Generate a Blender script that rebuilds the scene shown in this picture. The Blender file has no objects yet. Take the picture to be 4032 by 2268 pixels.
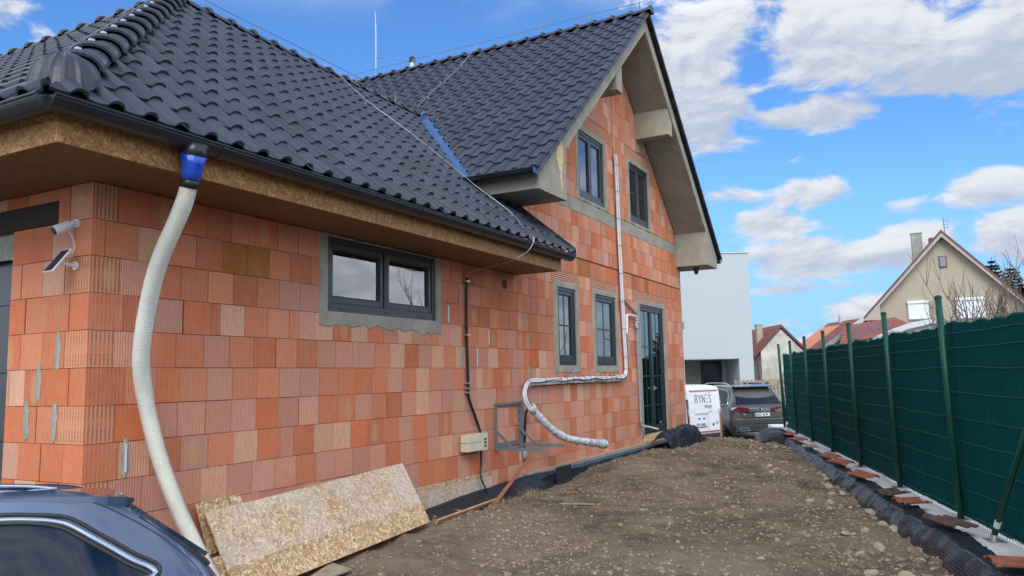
import bpy, math, random
import numpy as np
from mathutils import Vector, Matrix, noise
R = math.radians
sc = bpy.context.scene
col = sc.collection
random.seed(7)
PI = math.pi

# ------------------------------------------------------------------ camera
cam_d = bpy.data.cameras.new('camera'); cam = bpy.data.objects.new('camera', cam_d); col.objects.link(cam)
RW = [[0.47383, -0.88038, -0.0201979], [0.0895775, 0.071003, -0.9934457], [0.8760484, 0.4689153, 0.112506]]
CP = Vector((-3.2407, -4.9112, 1.5926))
m = Matrix.Identity(4)
for i in range(3):
    m[i][0] = RW[0][i]; m[i][1] = -RW[1][i]; m[i][2] = -RW[2][i]; m[i][3] = CP[i]
cam.matrix_world = m
cam_d.sensor_width = 36; cam_d.lens = 27.63; cam_d.clip_start = 0.05; cam_d.clip_end = 4000
sc.camera = cam
sc.view_settings.view_transform = 'Standard'; sc.view_settings.look = 'None'
sc.view_settings.exposure = 0.70; sc.view_settings.gamma = 1.0

# ------------------------------------------------------------------ node helper
class N:
    def __init__(s, nt): s.nt = nt; s.n = nt.nodes; s.l = nt.links
    def new(s, t, **k):
        o = s.n.new(t)
        for a, b in k.items(): setattr(o, a, b)
        return o
    def put(s, sock, v):
        if hasattr(v, 'links'): s.l.new(v, sock)
        elif v is not None:
            if isinstance(v, (tuple, list)) and len(v) == 3 and sock.type == 'RGBA': v = (*v, 1)
            sock.default_value = v
    def math(s, op, a, b=None, c=None, clamp=False):
        o = s.new('ShaderNodeMath', operation=op, use_clamp=clamp)
        s.put(o.inputs[0], a)
        if b is not None: s.put(o.inputs[1], b)
        if c is not None: s.put(o.inputs[2], c)
        return o.outputs[0]
    def vmath(s, op, a, b=None, sc=None):
        o = s.new('ShaderNodeVectorMath', operation=op)
        s.put(o.inputs[0], a)
        if b is not None: s.put(o.inputs[1], b)
        if sc is not None: s.put(o.inputs['Scale'], sc)
        return o.outputs[1] if op in ('DOT_PRODUCT', 'LENGTH') else o.outputs[0]
    def mix(s, f, a, b, blend='MIX'):
        o = s.new('ShaderNodeMix', data_type='RGBA', blend_type=blend)
        s.put(o.inputs[0], f); s.put(o.inputs[6], a); s.put(o.inputs[7], b)
        return o.outputs[2]
    def ramp(s, f, stops, interp='LINEAR'):
        o = s.new('ShaderNodeValToRGB'); e = o.color_ramp.elements; o.color_ramp.interpolation = interp
        while len(e) < len(stops): e.new(0.5)
        for i, (p, c) in enumerate(stops):
            e[i].position = p; e[i].color = (c, c, c, 1) if isinstance(c, (int, float)) else (*c, 1)
        s.put(o.inputs[0], f); return o.outputs[0]
    def noise(s, vec, scale, detail=4, rough=0.5, dist=0, dim='3D', out=0):
        o = s.new('ShaderNodeTexNoise', noise_dimensions=dim)
        if vec is not None: s.put(o.inputs['Vector'], vec)
        o.inputs['Scale'].default_value = scale; o.inputs['Detail'].default_value = detail
        o.inputs['Roughness'].default_value = rough; o.inputs['Distortion'].default_value = dist
        return o.outputs[out]
    def vor(s, vec, scale, feat='F1', rnd=1.0, out=0):
        o = s.new('ShaderNodeTexVoronoi', feature=feat)
        if vec is not None: s.put(o.inputs['Vector'], vec)
        o.inputs['Scale'].default_value = scale; o.inputs['Randomness'].default_value = rnd
        return o.outputs[out]
    def step(s, x, a, b):
        o = s.new('ShaderNodeMapRange', interpolation_type='SMOOTHSTEP')
        s.put(o.inputs[0], x); o.inputs[1].default_value = a; o.inputs[2].default_value = b
        return o.outputs[0]
    def mapv(s, vec, scale=(1, 1, 1), rot=(0, 0, 0), loc=(0, 0, 0)):
        o = s.new('ShaderNodeMapping'); s.put(o.inputs[0], vec)
        o.inputs['Scale'].default_value = scale; o.inputs['Rotation'].default_value = rot; o.inputs['Location'].default_value = loc
        return o.outputs[0]
    def comb(s, x, y, z):
        o = s.new('ShaderNodeCombineXYZ'); s.put(o.inputs[0], x); s.put(o.inputs[1], y); s.put(o.inputs[2], z); return o.outputs[0]
    def sep(s, v):
        o = s.new('ShaderNodeSeparateXYZ'); s.put(o.inputs[0], v); return o.outputs
    def bump(s, h, st=0.5, dist=0.01, nrm=None):
        o = s.new('ShaderNodeBump'); s.put(o.inputs['Height'], h); s.put(o.inputs['Strength'], st); o.inputs['Distance'].default_value = dist
        if nrm is not None: s.put(o.inputs['Normal'], nrm)
        return o.outputs[0]

# ------------------------------------------------------------------ world: Nishita sky with procedural clouds
SUN_EL, SUN_AZ = R(42), R(206)          # direction towards the sun, azimuth from +X counter-clockwise
wd = bpy.data.worlds.new('World'); sc.world = wd; wd.use_nodes = True
w = N(wd.node_tree); w.n.clear()
sky = w.new('ShaderNodeTexSky', sky_type='NISHITA')
sky.sun_disc = False; sky.sun_elevation = SUN_EL; sky.sun_rotation = R(90) - SUN_AZ
sky.altitude = 300; sky.air_density = 1.0; sky.dust_density = 0.6; sky.ozone_density = 2.0
geo = w.new('ShaderNodeTexCoord'); dirv = w.vmath('NORMALIZE', geo.outputs['Generated'])
dx, dy, dz = w.sep(dirv)
az = w.math('MULTIPLY', w.math('ARCTAN2', dy, dx), 180 / PI)
el = w.math('MULTIPLY', w.math('ARCSINE', dz), 180 / PI)
# cloud space: warped so that clouds flatten towards the horizon
cz = w.math('ADD', dz, 0.22)
cp = w.comb(w.math('DIVIDE', dx, cz), w.math('DIVIDE', dy, cz), w.math('MULTIPLY', el, 0.03))
n1 = w.noise(cp, 2.3, 9, 0.56, 0.3)
cpu = w.vmath('ADD', cp, (-0.055, -0.035, 0.03))
n2 = w.noise(cpu, 2.3, 9, 0.56, 0.3)
nf = w.noise(w.comb(w.math('MULTIPLY', az, .05), w.math('MULTIPLY', el, .11), 0.0), 3.2, 8, 0.6, 0.4)
nfu = w.noise(w.comb(w.math('ADD', w.math('MULTIPLY', az, .05), .02), w.math('ADD', w.math('MULTIPLY', el, .11), .07), 0.0), 3.2, 8, 0.6, 0.4)
blobs = [  # az, el, half widths, weight
    (14, 22.5, 6, 3.2, 1.12), (4, 22, 8.5, 3.3, 1.15), (-4, 19.5, 6.5, 3.1, 1.2), (13.3, 18.3, 4.5, 2.7, 1.15), (7.3, 17.5, 5.0, 1.2, 1.1),
    (-1, 18.6, 5.5, 1.8, .75), (-6, 22, 6, 4, 1.0), (15.5, 15.5, 2.6, 1.6, .5), (-5.3, 17.3, 2.3, .8, .6),
    (12.0, 12.2, 2.6, .7, .75), (6.9, 12.0, 2.8, 1.3, 1.0), (10.4, 10.3, 4.2, 1.1, .95), (-4.2, 11.0, 3.2, 1.5, 1.0), (1.3, 10.5, 2.0, .7, .6),
    (6.0, 7.6, 5, 1.3, 1.3), (1.2, 7.9, 3, 1.6, 1.3), (-5.5, 8.2, 3.4, 1.8, 1.2), (8.6, 5.6, 4.0, .6, .65), (4.4, 5.8, 3, .6, .6),
    (4.0, 3.9, 3.4, 1.2, 1.3), (9, 3.2, 2.2, .6, .7), (7.5, 2.0, 5, .8, .55), (7.7, 14.3, .9, .35, .5),
    (62.5, 22.5, 2.2, 1.7, .75), (65, 18.5, 2.6, 1.2, .7), (33.5, 16.6, .9, .4, .4)]
dens = None; tot = None
wob = w.math('MULTIPLY', w.math('SUBTRACT', nf, 0.5), 1.0)
for (a, e, sa, se, wt) in blobs:
    qa = w.math('DIVIDE', w.math('SUBTRACT', az, a), sa); qe = w.math('DIVIDE', w.math('SUBTRACT', el, e), se)
    r2 = w.math('ADD', w.math('MULTIPLY', qa, qa), w.math('MULTIPLY', qe, qe))
    g = w.math('MULTIPLY', w.math('EXPONENT', w.math('MULTIPLY', r2, -0.9)), wt)
    dens = g if dens is None else w.math('MAXIMUM', dens, g)
    tot = w.math('MULTIPLY', g, qe) if tot is None else w.math('ADD', tot, w.math('MULTIPLY', g, qe))
dd = w.math('ADD', dens, w.math('MULTIPLY', wob, 2.7))
mask_front = w.step(dd, 0.30, 0.78)
# everywhere else (behind the camera): clouds mirrored in glass, brightened as added fill light
away = w.math('MAXIMUM', w.step(w.math('ABSOLUTE', w.math('SUBTRACT', az, 28.0)), 42, 60), w.step(el, 24, 32))
mask_away = w.math('MULTIPLY', w.step(n1, 0.38, 0.54), away)
mask = w.math('MAXIMUM', mask_front, mask_away, clamp=True)
light = w.math('ADD', w.math('MULTIPLY', w.math('SUBTRACT', nf, nfu), 3.0), w.math('MULTIPLY', tot, 0.55))
lf = w.step(light, -0.55, 0.55)
thick = w.step(dd, 0.7, 1.5)
ccol = w.mix(lf, (0.56, 0.63, 0.76), (0.92, 0.94, 0.98))
ccol = w.mix(w.math('MULTIPLY', w.step(light, .35, 1.0), .8), ccol, (1.0, 1.0, 1.0))
skyc = w.mix(1.0, sky.outputs[0], (0.52, 0.88, 1.27), 'MULTIPLY')
skyc = w.mix(w.math('MULTIPLY', w.math('SUBTRACT', 1.0, w.step(el, 1.0, 17.0)), .85), skyc, (2.0, 3.6, 5.1))
bg1 = w.new('ShaderNodeBackground'); w.put(bg1.inputs[0], skyc); bg1.inputs[1].default_value = 0.102
bg2 = w.new('ShaderNodeBackground'); w.put(bg2.inputs[0], ccol); w.put(bg2.inputs[1], w.math('ADD', 0.56, w.math('MULTIPLY', away, w.math('MULTIPLY', 0.95, w.math('SUBTRACT', 1.0, w.step(el, 35, 70))))))  # out-of-view clouds get extra strength to light the scene softly
mx = w.new('ShaderNodeMixShader'); w.put(mx.inputs[0], w.math('MULTIPLY', mask, 0.95)); w.l.new(bg1.outputs[0], mx.inputs[1]); w.l.new(bg2.outputs[0], mx.inputs[2])
wo = w.new('ShaderNodeOutputWorld'); w.l.new(mx.outputs[0], wo.inputs[0])

# ------------------------------------------------------------------ sun, softened by passing cloud
sd = bpy.data.lights.new('sun', 'SUN'); sd.energy = 1.5; sd.angle = R(38); sd.color = (1.0, 0.95, 0.88)
sun = bpy.data.objects.new('sun', sd); col.objects.link(sun)
sv = Vector((math.cos(SUN_EL) * math.cos(SUN_AZ), math.cos(SUN_EL) * math.sin(SUN_AZ), math.sin(SUN_EL)))
sun.rotation_euler = sv.to_track_quat('Z', 'Y').to_euler()

# ------------------------------------------------------------------ materials
MAT = {}
def mat(name, base=(.5, .5, .5), rough=.6, metal=0, spec=.5, coat=0, var=0, vscale=8, bump=0, bscale=30, bdist=.004, fn=None, emit=None):
    if name in MAT: return MAT[name]
    mt = bpy.data.materials.new(name); mt.use_nodes = True; MAT[name] = mt
    k = N(mt.node_tree); b = k.n['Principled BSDF']
    b.inputs['Roughness'].default_value = rough; b.inputs['Metallic'].default_value = metal
    b.inputs['Specular IOR Level'].default_value = spec; b.inputs['Coat Weight'].default_value = coat
    b.inputs['Coat Roughness'].default_value = .04
    oc = k.new('ShaderNodeTexCoord').outputs['Object']
    c = base
    if var:
        nz = k.noise(oc, vscale, 6, .6)
        c = k.mix(k.ramp(nz, [(.3, 0.0), (.7, 1.0)]), tuple(x * (1 - var) for x in base), tuple(min(1, x * (1 + var)) for x in base))
    k.put(b.inputs['Base Color'], c)
    if bump: k.put(b.inputs['Normal'], k.bump(k.noise(oc, bscale, 5, .6), bump, bdist))
    if emit: b.inputs['Emission Color'].default_value = (*emit, 1); b.inputs['Emission Strength'].default_value = 1
    if fn: fn(k, b, oc)
    return mt

def f_brick(k, b, oc):
    at = k.new('ShaderNodeAttribute', attribute_name='tone').outputs['Color']
    kd = k.sep(k.new('ShaderNodeAttribute', attribute_name='kind').outputs['Vector'])
    uv = k.new('ShaderNodeUVMap', uv_map='UVMap').outputs[0]
    u_, v_, _ = k.sep(uv)
    # vertical grooves every 21 mm
    ph = k.math('FRACT', k.math('DIVIDE', u_, 0.0208))
    groove = k.math('SUBTRACT', 1.0, k.step(k.math('ABSOLUTE', k.math('SUBTRACT', ph, .5)), .0, .17))
    groove = k.math('MULTIPLY', groove, kd[0])
    big = k.noise(k.vmath('ADD', k.mapv(uv, (9, 5, 1)), k.comb(k.math('MULTIPLY', kd[2], 50.0), 0.0, 0.0)), 1.0, 4, .6)
    fine = k.noise(k.mapv(oc, (60, 60, 14)), 1.0, 5, .65)
    c = k.mix(k.math('MULTIPLY', k.step(big, .35, .75), .26), at, (.60, .34, .24))
    c = k.mix(k.math('MULTIPLY', k.step(fine, .35, .7), .22), c, (.30, .09, .045))
    # candle-flame shaped pale firing mark on some blocks
    eu = k.math('DIVIDE', k.math('SUBTRACT', u_, k.math('ADD', .10, k.math('MULTIPLY', k.math('FRACT', k.math('MULTIPLY', kd[2], 7.3)), .06))), .058)
    ev = k.math('DIVIDE', k.math('SUBTRACT', v_, .115), .115)
    rr = k.math('ADD', k.math('ADD', k.math('MULTIPLY', eu, eu), k.math('MULTIPLY', ev, ev)), k.math('MULTIPLY', k.math('SUBTRACT', big, .5), 2.6))
    fl = k.math('MULTIPLY', k.math('SUBTRACT', 1.0, k.step(rr, .55, 1.0)), k.math('GREATER_THAN', k.math('FRACT', k.math('MULTIPLY', kd[2], 13.7)), .90))
    c = k.mix(k.math('MULTIPLY', fl, .5), c, (.60, .37, .20))
    # cut end of a hollow block: pale webs with dark cells
    pu = k.math('FRACT', k.math('DIVIDE', u_, 0.030)); pv = k.math('FRACT', k.math('DIVIDE', v_, 0.026))
    web = k.math('SUBTRACT', 1.0, k.step(k.math('ABSOLUTE', k.math('SUBTRACT', pu, .5)), .12, .26))
    cell = k.math('MULTIPLY', k.step(k.math('ABSOLUTE', k.math('SUBTRACT', pu, .5)), .30, .36), k.step(k.math('ABSOLUTE', k.math('SUBTRACT', pv, .5)), .12, .2))
    low = k.math('MAXIMUM', k.math('SUBTRACT', 1.0, k.step(k.math('ABSOLUTE', k.math('SUBTRACT', v_, .055)), .03, .045)), k.math('SUBTRACT', 1.0, k.step(k.math('ABSOLUTE', k.math('SUBTRACT', v_, .20)), .03, .05)))
    ms = k.math('MULTIPLY', kd[1], .9)
    c = k.mix(k.math('MULTIPLY', k.math('MULTIPLY', web, ms), .7), c, (.52, .38, .24))
    c = k.mix(k.math('MULTIPLY', k.math('MULTIPLY', cell, low), k.math('MULTIPLY', kd[1], .34)), c, (.20, .06, .035))
    # white bloom low on the wall and grime
    px, py, pz = k.sep(oc)
    bl = k.noise(oc, 1.3, 5, .65)
    c = k.mix(k.math('MULTIPLY', k.step(bl, .5, .72), .16), c, (.62, .42, .33))
    hl = k.math('SUBTRACT', 1.0, k.step(k.math('ABSOLUTE', k.math('SUBTRACT', k.math('FRACT', k.math('DIVIDE', v_, .027)), .5)), .0, .09))
    hl = k.math('MULTIPLY', k.math('MULTIPLY', hl, kd[0]), k.math('MULTIPLY', k.math('GREATER_THAN', k.math('FRACT', k.math('MULTIPLY', kd[2], 3.3)), .55), k.step(k.noise(oc, 9, 3, .6), .48, .56)))
    c = k.mix(k.math('MULTIPLY', hl, .30), c, (.24, .075, .04))
    edge = k.step(k.noise(oc, 34, 4, .7), .66, .74); c = k.mix(k.math('MULTIPLY', edge, .3), c, (.70, .50, .36))
    c = k.mix(k.math('MULTIPLY', groove, .42), c, (.24, .075, .04))  # groove shade painted into the colour, on top of the bump
    k.put(b.inputs['Base Color'], c)
    h = k.math('ADD', k.math('MULTIPLY', groove, -1.0), k.math('MULTIPLY', fine, .35))
    h = k.math('SUBTRACT', h, k.math('MULTIPLY', k.math('MULTIPLY', cell, low), kd[1]))
    k.put(b.inputs['Normal'], k.bump(h, .8, .004))
mat('brick', rough=.9, spec=.2, fn=f_brick)
mat('brick_joint', (.23, .085, .052), .95, spec=.1)

def f_tile(k, b, oc):
    nz = k.noise(oc, 2.2, 5, .6); tn = k.new('ShaderNodeAttribute', attribute_name='tone').outputs['Fac']
    f2 = k.noise(oc, 90, 3, .6)
    c = k.mix(k.math('ADD', k.math('MULTIPLY', tn, .6), k.math('MULTIPLY', nz, .4)), (.019, .024, .038), (.042, .050, .074))
    c = k.mix(k.math('MULTIPLY', k.step(f2, .64, .76), .2), c, (.09, .09, .10))
    k.put(b.inputs['Base Color'], c)
    k.put(b.inputs['Roughness'], k.math('ADD', .32, k.math('MULTIPLY', nz, .25)))
    k.put(b.inputs['Normal'], k.bump(k.noise(oc, 60, 4, .6), .12, .003))
mat('roof_tile', rough=.45, spec=.5, fn=f_tile)
mat('metal_black', (.016, .017, .022), .30, spec=.5, var=.3, vscale=4)
mat('zinc', (.50, .52, .55), .4, .8)
mat('wire_zinc', (.42, .44, .47), .38, .75)
mat('flash_blue', (.02, .085, .23), .45, spec=.5, var=.2, vscale=3)

def f_osb(dark=1.0, grey=0.0):
    def fn(k, b, oc):
        u3 = k.new('ShaderNodeUVMap', uv_map='UVMap').outputs[0]
        acc = k.ramp(k.noise(u3, 60, 4, .6), [(.3, (.36, .21, .085)), (.7, (.50, .32, .15))]); nrm = (.3, .3, .3)
        for i in range(5):
            q = k.mapv(u3, (1, 1, 1), (0, 0, .65 * i), (i * 3.71, i * 1.37, 0))
            vn = k.new('ShaderNodeTexVoronoi', voronoi_dimensions='2D'); k.put(vn.inputs['Vector'], q); vn.inputs['Scale'].default_value = (20, 25, 33, 22, 29)[i]
            cc = k.sep(vn.outputs['Color']); dv = k.sep(k.vmath('SUBTRACT', q, vn.outputs['Position']))
            ang = k.math('MULTIPLY', cc[0], 3.1416); ca = k.math('COSINE', ang); sa = k.math('SINE', ang)
            lx = k.math('ADD', k.math('MULTIPLY', dv[0], ca), k.math('MULTIPLY', dv[1], sa)); ly = k.math('SUBTRACT', k.math('MULTIPLY', dv[1], ca), k.math('MULTIPLY', dv[0], sa))
            wv_ = k.math('ADD', .003, k.math('MULTIPLY', cc[2], .0055))
            msk = k.math('MULTIPLY', k.math('LESS_THAN', k.math('ABSOLUTE', ly), wv_), k.math('LESS_THAN', k.math('ABSOLUTE', lx), k.math('ADD', .018, k.math('MULTIPLY', cc[1], .018))))
            tone = k.ramp(k.math('FRACT', k.math('MULTIPLY', cc[1], 7.7)), [(0, (.25, .13, .045)), (.25, (.44, .26, .10)), (.55, (.56, .37, .17)), (.82, (.70, .53, .31)), (1, (.80, .66, .45))])
            acc = k.mix(msk, acc, tone)
        if dark < 1: acc = k.mix(.5 if dark < .5 else .2, acc, (.46, .29, .125))
        fib = k.noise(k.mapv(oc, (30, 30, 200)), 1, 3, .6)
        acc = k.mix(.12, acc, k.ramp(fib, [(.3, .1), (.7, .8)]))
        if grey:
            gm = k.math('MULTIPLY', k.step(k.noise(oc, 2.5, 4, .6), .25, .6), grey)
            acc = k.mix(gm, acc, k.mix(.5, acc, (.62, .56, .53)))
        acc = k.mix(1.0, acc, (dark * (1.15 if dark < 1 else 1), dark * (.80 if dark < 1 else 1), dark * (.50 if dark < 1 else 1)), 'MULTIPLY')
        k.put(b.inputs['Base Color'], acc)
        k.put(b.inputs['Normal'], k.bump(k.noise(oc, 70, 3, .6), .3, .002))
    return fn
mat('osb', rough=.7, spec=.3, fn=f_osb(1.0))
mat('osb_dusty', rough=.8, spec=.2, fn=f_osb(1.02, .95))
mat('osb_soffit_shaded', rough=.6, spec=.3, fn=f_osb(.32))  # same board, with the shade under the eaves painted into its colour
mat('osb_fascia_shaded', rough=.6, spec=.3, fn=f_osb(.62))  # same board, gutter shade painted in as a darker tint

def f_conc(c1, c2, sc_=3.0, tr=0):
    def fn(k, b, oc):
        n1 = k.noise(oc, sc_, 8, .65, .4); n2 = k.noise(k.mapv(oc, (2, 2, 25)), 2.0, 4, .6)
        c = k.mix(k.step(n1, .3, .72), c1, c2)
        c = k.mix(k.math('MULTIPLY', k.step(n2, .55, .7), .16), c, tuple(x * 1.35 for x in c2))
        sp = k.noise(oc, 70, 3, .7)
        c = k.mix(k.math('MULTIPLY', k.step(sp, .6, .75), .25), c, tuple(x * .6 for x in c1))
        k.put(b.inputs['Base Color'], c)
        k.put(b.inputs['Normal'], k.bump(k.math('ADD', n1, k.math('MULTIPLY', sp, .3)), .5, .012))
    return fn
mat('plaster_grey', rough=.95, spec=.15, fn=f_conc((.29, .275, .22), (.41, .385, .31)))
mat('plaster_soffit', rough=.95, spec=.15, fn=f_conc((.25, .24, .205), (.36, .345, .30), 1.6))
mat('mortar', rough=.95, spec=.1, fn=f_conc((.27, .275, .22), (.39, .39, .32), 9))
mat('beam_white', rough=.9, spec=.2, fn=f_conc((.60, .60, .58), (.74, .74, .73), 2.5))
mat('insul', (.72, .52, .26), .9, var=.25, vscale=20, bump=.8, bscale=60)

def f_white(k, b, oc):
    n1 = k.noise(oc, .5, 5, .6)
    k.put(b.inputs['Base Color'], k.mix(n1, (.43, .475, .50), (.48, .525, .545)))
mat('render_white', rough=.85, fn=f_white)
mat('beige', (.41, .365, .275), .9, var=.05, vscale=.8, bump=.2)
mat('beige_trim', (.40, .385, .33), .8)
mat('maroon', (.16, .05, .06), .5, var=.2)
def f_old(k, b, oc):
    n1 = k.noise(oc, 1.1, 8, .68, .5); n2 = k.noise(k.mapv(oc, (3, 3, .5)), 1.6, 4, .6)
    c = k.mix(k.step(n1, .35, .68), (.42, .42, .36), (.72, .71, .65)); c = k.mix(k.math('MULTIPLY', k.step(n2, .5, .7), .45), c, (.36, .33, .26))
    k.put(b.inputs['Base Color'], c)
mat('old_wall', rough=.95, fn=f_old)
def f_redtile(k, b, oc):
    uv = k.new('ShaderNodeUVMap', uv_map='UVMap').outputs[0]; u_, v_, _ = k.sep(uv)
    rows = k.math('FRACT', k.math('DIVIDE', v_, .34)); cl = k.math('FRACT', k.math('DIVIDE', u_, .24))
    n1 = k.noise(oc, 1.5, 6, .65)
    c = k.mix(n1, (.20, .058, .038), (.32, .11, .07))
    dk = k.math('SUBTRACT', 1.0, k.step(rows, .0, .16))
    c = k.mix(k.math('MULTIPLY', dk, .75), c, (.07, .02, .015))
    k.put(b.inputs['Base Color'], c)
    k.put(b.inputs['Normal'], k.bump(k.math('ADD', k.math('MULTIPLY', rows, -1.0), k.math('SINE', k.math('MULTIPLY', cl, 6.283))), .6, .05))
mat('red_tile', rough=.8, fn=f_redtile)
mat('salmon', (.62, .24, .13), .9, var=.06)
mat('chimney', (.30, .30, .25), .9, var=.25, vscale=3)
mat('glass_dark', (.02, .025, .03), .05, spec=.8)

def f_dirt(k, b, oc):
    n1 = k.noise(oc, .75, 9, .66, .8); n2 = k.noise(oc, 7, 7, .7, .4); n3 = k.noise(oc, 45, 5, .7)
    c = k.mix(k.step(n1, .38, .62), (.105, .080, .058), (.265, .212, .150))
    c = k.mix(k.math('MULTIPLY', k.step(n2, .45, .66), .7), c, (.31, .255, .185))
    c = k.mix(k.math('MULTIPLY', k.step(n3, .36, .62), .55), k.mix(.5, c, (.075, .056, .042)), c)
    peb = k.vor(oc, 26, 'F1', 1.0); pc = k.sep(k.vor(oc, 26, 'F1', 1.0, out=1))
    pm = k.math('MULTIPLY', k.math('SUBTRACT', 1.0, k.step(peb, .26, .38)), k.math('GREATER_THAN', pc[0], .90))
    c = k.mix(pm, c, k.ramp(pc[1], [(0, (.24, .195, .14)), (.6, (.38, .33, .26)), (1, (.27, .16, .10))]))
    # tyre-smoothed grey-brown track
    k.put(b.inputs['Base Color'], c)
    h = k.math('ADD', k.math('MULTIPLY', n2, .8), k.math('ADD', k.math('MULTIPLY', n3, .35), k.math('MULTIPLY', pm, .25)))
    k.put(b.inputs['Normal'], k.bump(h, .9, .03))
mat('dirt', rough=.97, spec=.1, fn=f_dirt)
mat('stone', (.36, .31, .235), .9, spec=.2, var=.3, vscale=14, bump=.6, bscale=50)
mat('clod', (.265, .213, .150), .95, spec=.1, var=.35, vscale=20, bump=.9, bscale=40, bdist=.01)
mat('paving', (.20, .20, .19), .9, var=.2, vscale=3)
mat('far_ground', (.10, .11, .06), .95, var=.3, vscale=.2)

def f_dimple(k, b, oc):
    uv = k.new('ShaderNodeUVMap', uv_map='UVMap').outputs[0]; u_, v_, _ = k.sep(uv)
    s_ = .031
    vv = k.math('DIVIDE', v_, s_ * .87); row = k.math('FLOOR', vv)
    uu = k.math('ADD', k.math('DIVIDE', u_, s_), k.math('MULTIPLY', k.math('MODULO', row, 2.0), .5))
    fu = k.math('SUBTRACT', k.math('FRACT', uu), .5); fv = k.math('SUBTRACT', k.math('FRACT', vv), .5)
    r = k.math('SQRT', k.math('ADD', k.math('MULTIPLY', fu, fu), k.math('MULTIPLY', fv, fv)))
    h = k.math('SUBTRACT', 1.0, k.step(r, .12, .42))
    dust = k.noise(oc, 3.5, 6, .65)
    c = k.mix(k.math('MULTIPLY', k.step(dust, .5, .8), .3), (.020, .028, .040), (.07, .075, .08))
    k.put(b.inputs['Base Color'], c)
    c = k.mix(k.math('MULTIPLY', h, .35), c, (.075, .09, .115))
    k.put(b.inputs['Base Color'], c); k.put(b.inputs['Roughness'], .27)
    k.put(b.inputs['Normal'], k.bump(h, 1.0, .032, k.bump(k.noise(oc, 9, 3, .5), .4, .02)))
mat('dimple', rough=.4, spec=.35, fn=f_dimple)
mat('membrane_edge', (.030, .035, .042), .35, spec=.5, var=.4, vscale=5, bump=.3, bscale=12, bdist=.01)

def f_mesh(k, b, oc):
    uv = k.new('ShaderNodeUVMap', uv_map='UVMap').outputs[0]; u_, v_, _ = k.sep(uv)
    wv = k.math('SINE', k.math('MULTIPLY', u_, 2 * PI / .012))
    n1 = k.noise(k.mapv(uv, (14, 1.2, 1)), 1.0, 4, .6); n2 = k.noise(uv, 1.1, 3, .5)
    d1 = k.math('ABSOLUTE', k.math('SUBTRACT', k.math('FRACT', k.math('DIVIDE', k.math('ADD', u_, v_), .075)), .5))
    d2 = k.math('ABSOLUTE', k.math('SUBTRACT', k.math('FRACT', k.math('DIVIDE', k.math('SUBTRACT', u_, v_), .075)), .5))
    lk = k.math('SUBTRACT', 1.0, k.step(k.math('MINIMUM', d1, d2), .01, .045))
    c = k.mix(k.step(n1, .3, .7), (.002, .056, .055), (.003, .088, .082))
    c = k.mix(k.math('MULTIPLY', n2, .45), c, (.003, .062, .080))
    c = k.mix(k.math('MULTIPLY', lk, .28), c, (.004, .085, .072))
    k.put(b.inputs['Base Color'], c)
    k.put(b.inputs['Normal'], k.bump(k.math('ADD', k.math('MULTIPLY', wv, .25), k.math('MULTIPLY', n1, .5)), .35, .004))
mat('screen', rough=.85, spec=.04, fn=f_mesh)
mat('fence_wire', (.010, .10, .088), .5, spec=.5)
mat('post_green', (.003, .062, .040), .42, spec=.35, var=.15)
mat('galv', (.52, .54, .55), .4, .7, var=.15, vscale=15)
mat('white_plastic', (.78, .78, .76), .35)
mat('cream_plastic', (.62, .58, .43), .45, var=.06)
mat('hose', (.75, .735, .64), .5, spec=.4, var=.14, vscale=2.5)
mat('tape_blue', (.01, .07, .50), .22, spec=.7, bump=.9, bscale=14, bdist=.012)
mat('black_rubber', (.014, .013, .014), .45)
mat('insul_white', (.70, .71, .73), .42, spec=.5, var=.07, bump=.4, bscale=25)
mat('wrap_film', (.46, .48, .52), .16, spec=1.0, var=.45, vscale=16, bump=1.0, bscale=22, bdist=.02)
mat('insul_grey', (.30, .31, .33), .6, bump=.6, bscale=30)
mat('steel_grey', (.20, .225, .25), .45, .35, var=.15)
mat('frame_pvc', (.022, .027, .036), .38, spec=.5)
mat('frame_pvc_flat', (.030, .036, .048), .5, spec=.4)
mat('room', (.05, .055, .06), .9)
mat('curtain', (.78, .80, .80), .85, var=.06)
mat('door_dark', (.035, .042, .055), .35, spec=.5)
mat('lintel_dark', (.035, .022, .020), .9)
mat('wood', (.47, .26, .14), .75, var=.25, vscale=9)
mat('wood_red', (.40, .15, .075), .75, var=.25, vscale=9)
mat('wood_grey', (.30, .25, .18), .85, var=.3, vscale=9)
mat('terracotta', (.27, .090, .050), .8, var=.35, vscale=12, bump=.4)
mat('tile_brown', (.085, .052, .040), .75, var=.4, vscale=12, bump=.4)
mat('rust', (.16, .055, .035), .8, var=.3)
mat('bark', (.20, .145, .12), .9)
def leafmat(name, a, c_):
    def fn(k, b, oc):
        n_ = k.noise(oc, 2.0, 4, .6); k.put(b.inputs['Base Color'], k.mix(k.step(n_, .3, .7), a, c_))
    mat(name, rough=.8, spec=.2, fn=fn)
leafmat('needle', (.012, .030, .022), (.030, .060, .042)); leafmat('grass', (.05, .10, .02), (.12, .17, .05)); leafmat('straw', (.26, .19, .09), (.40, .32, .17))
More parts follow.
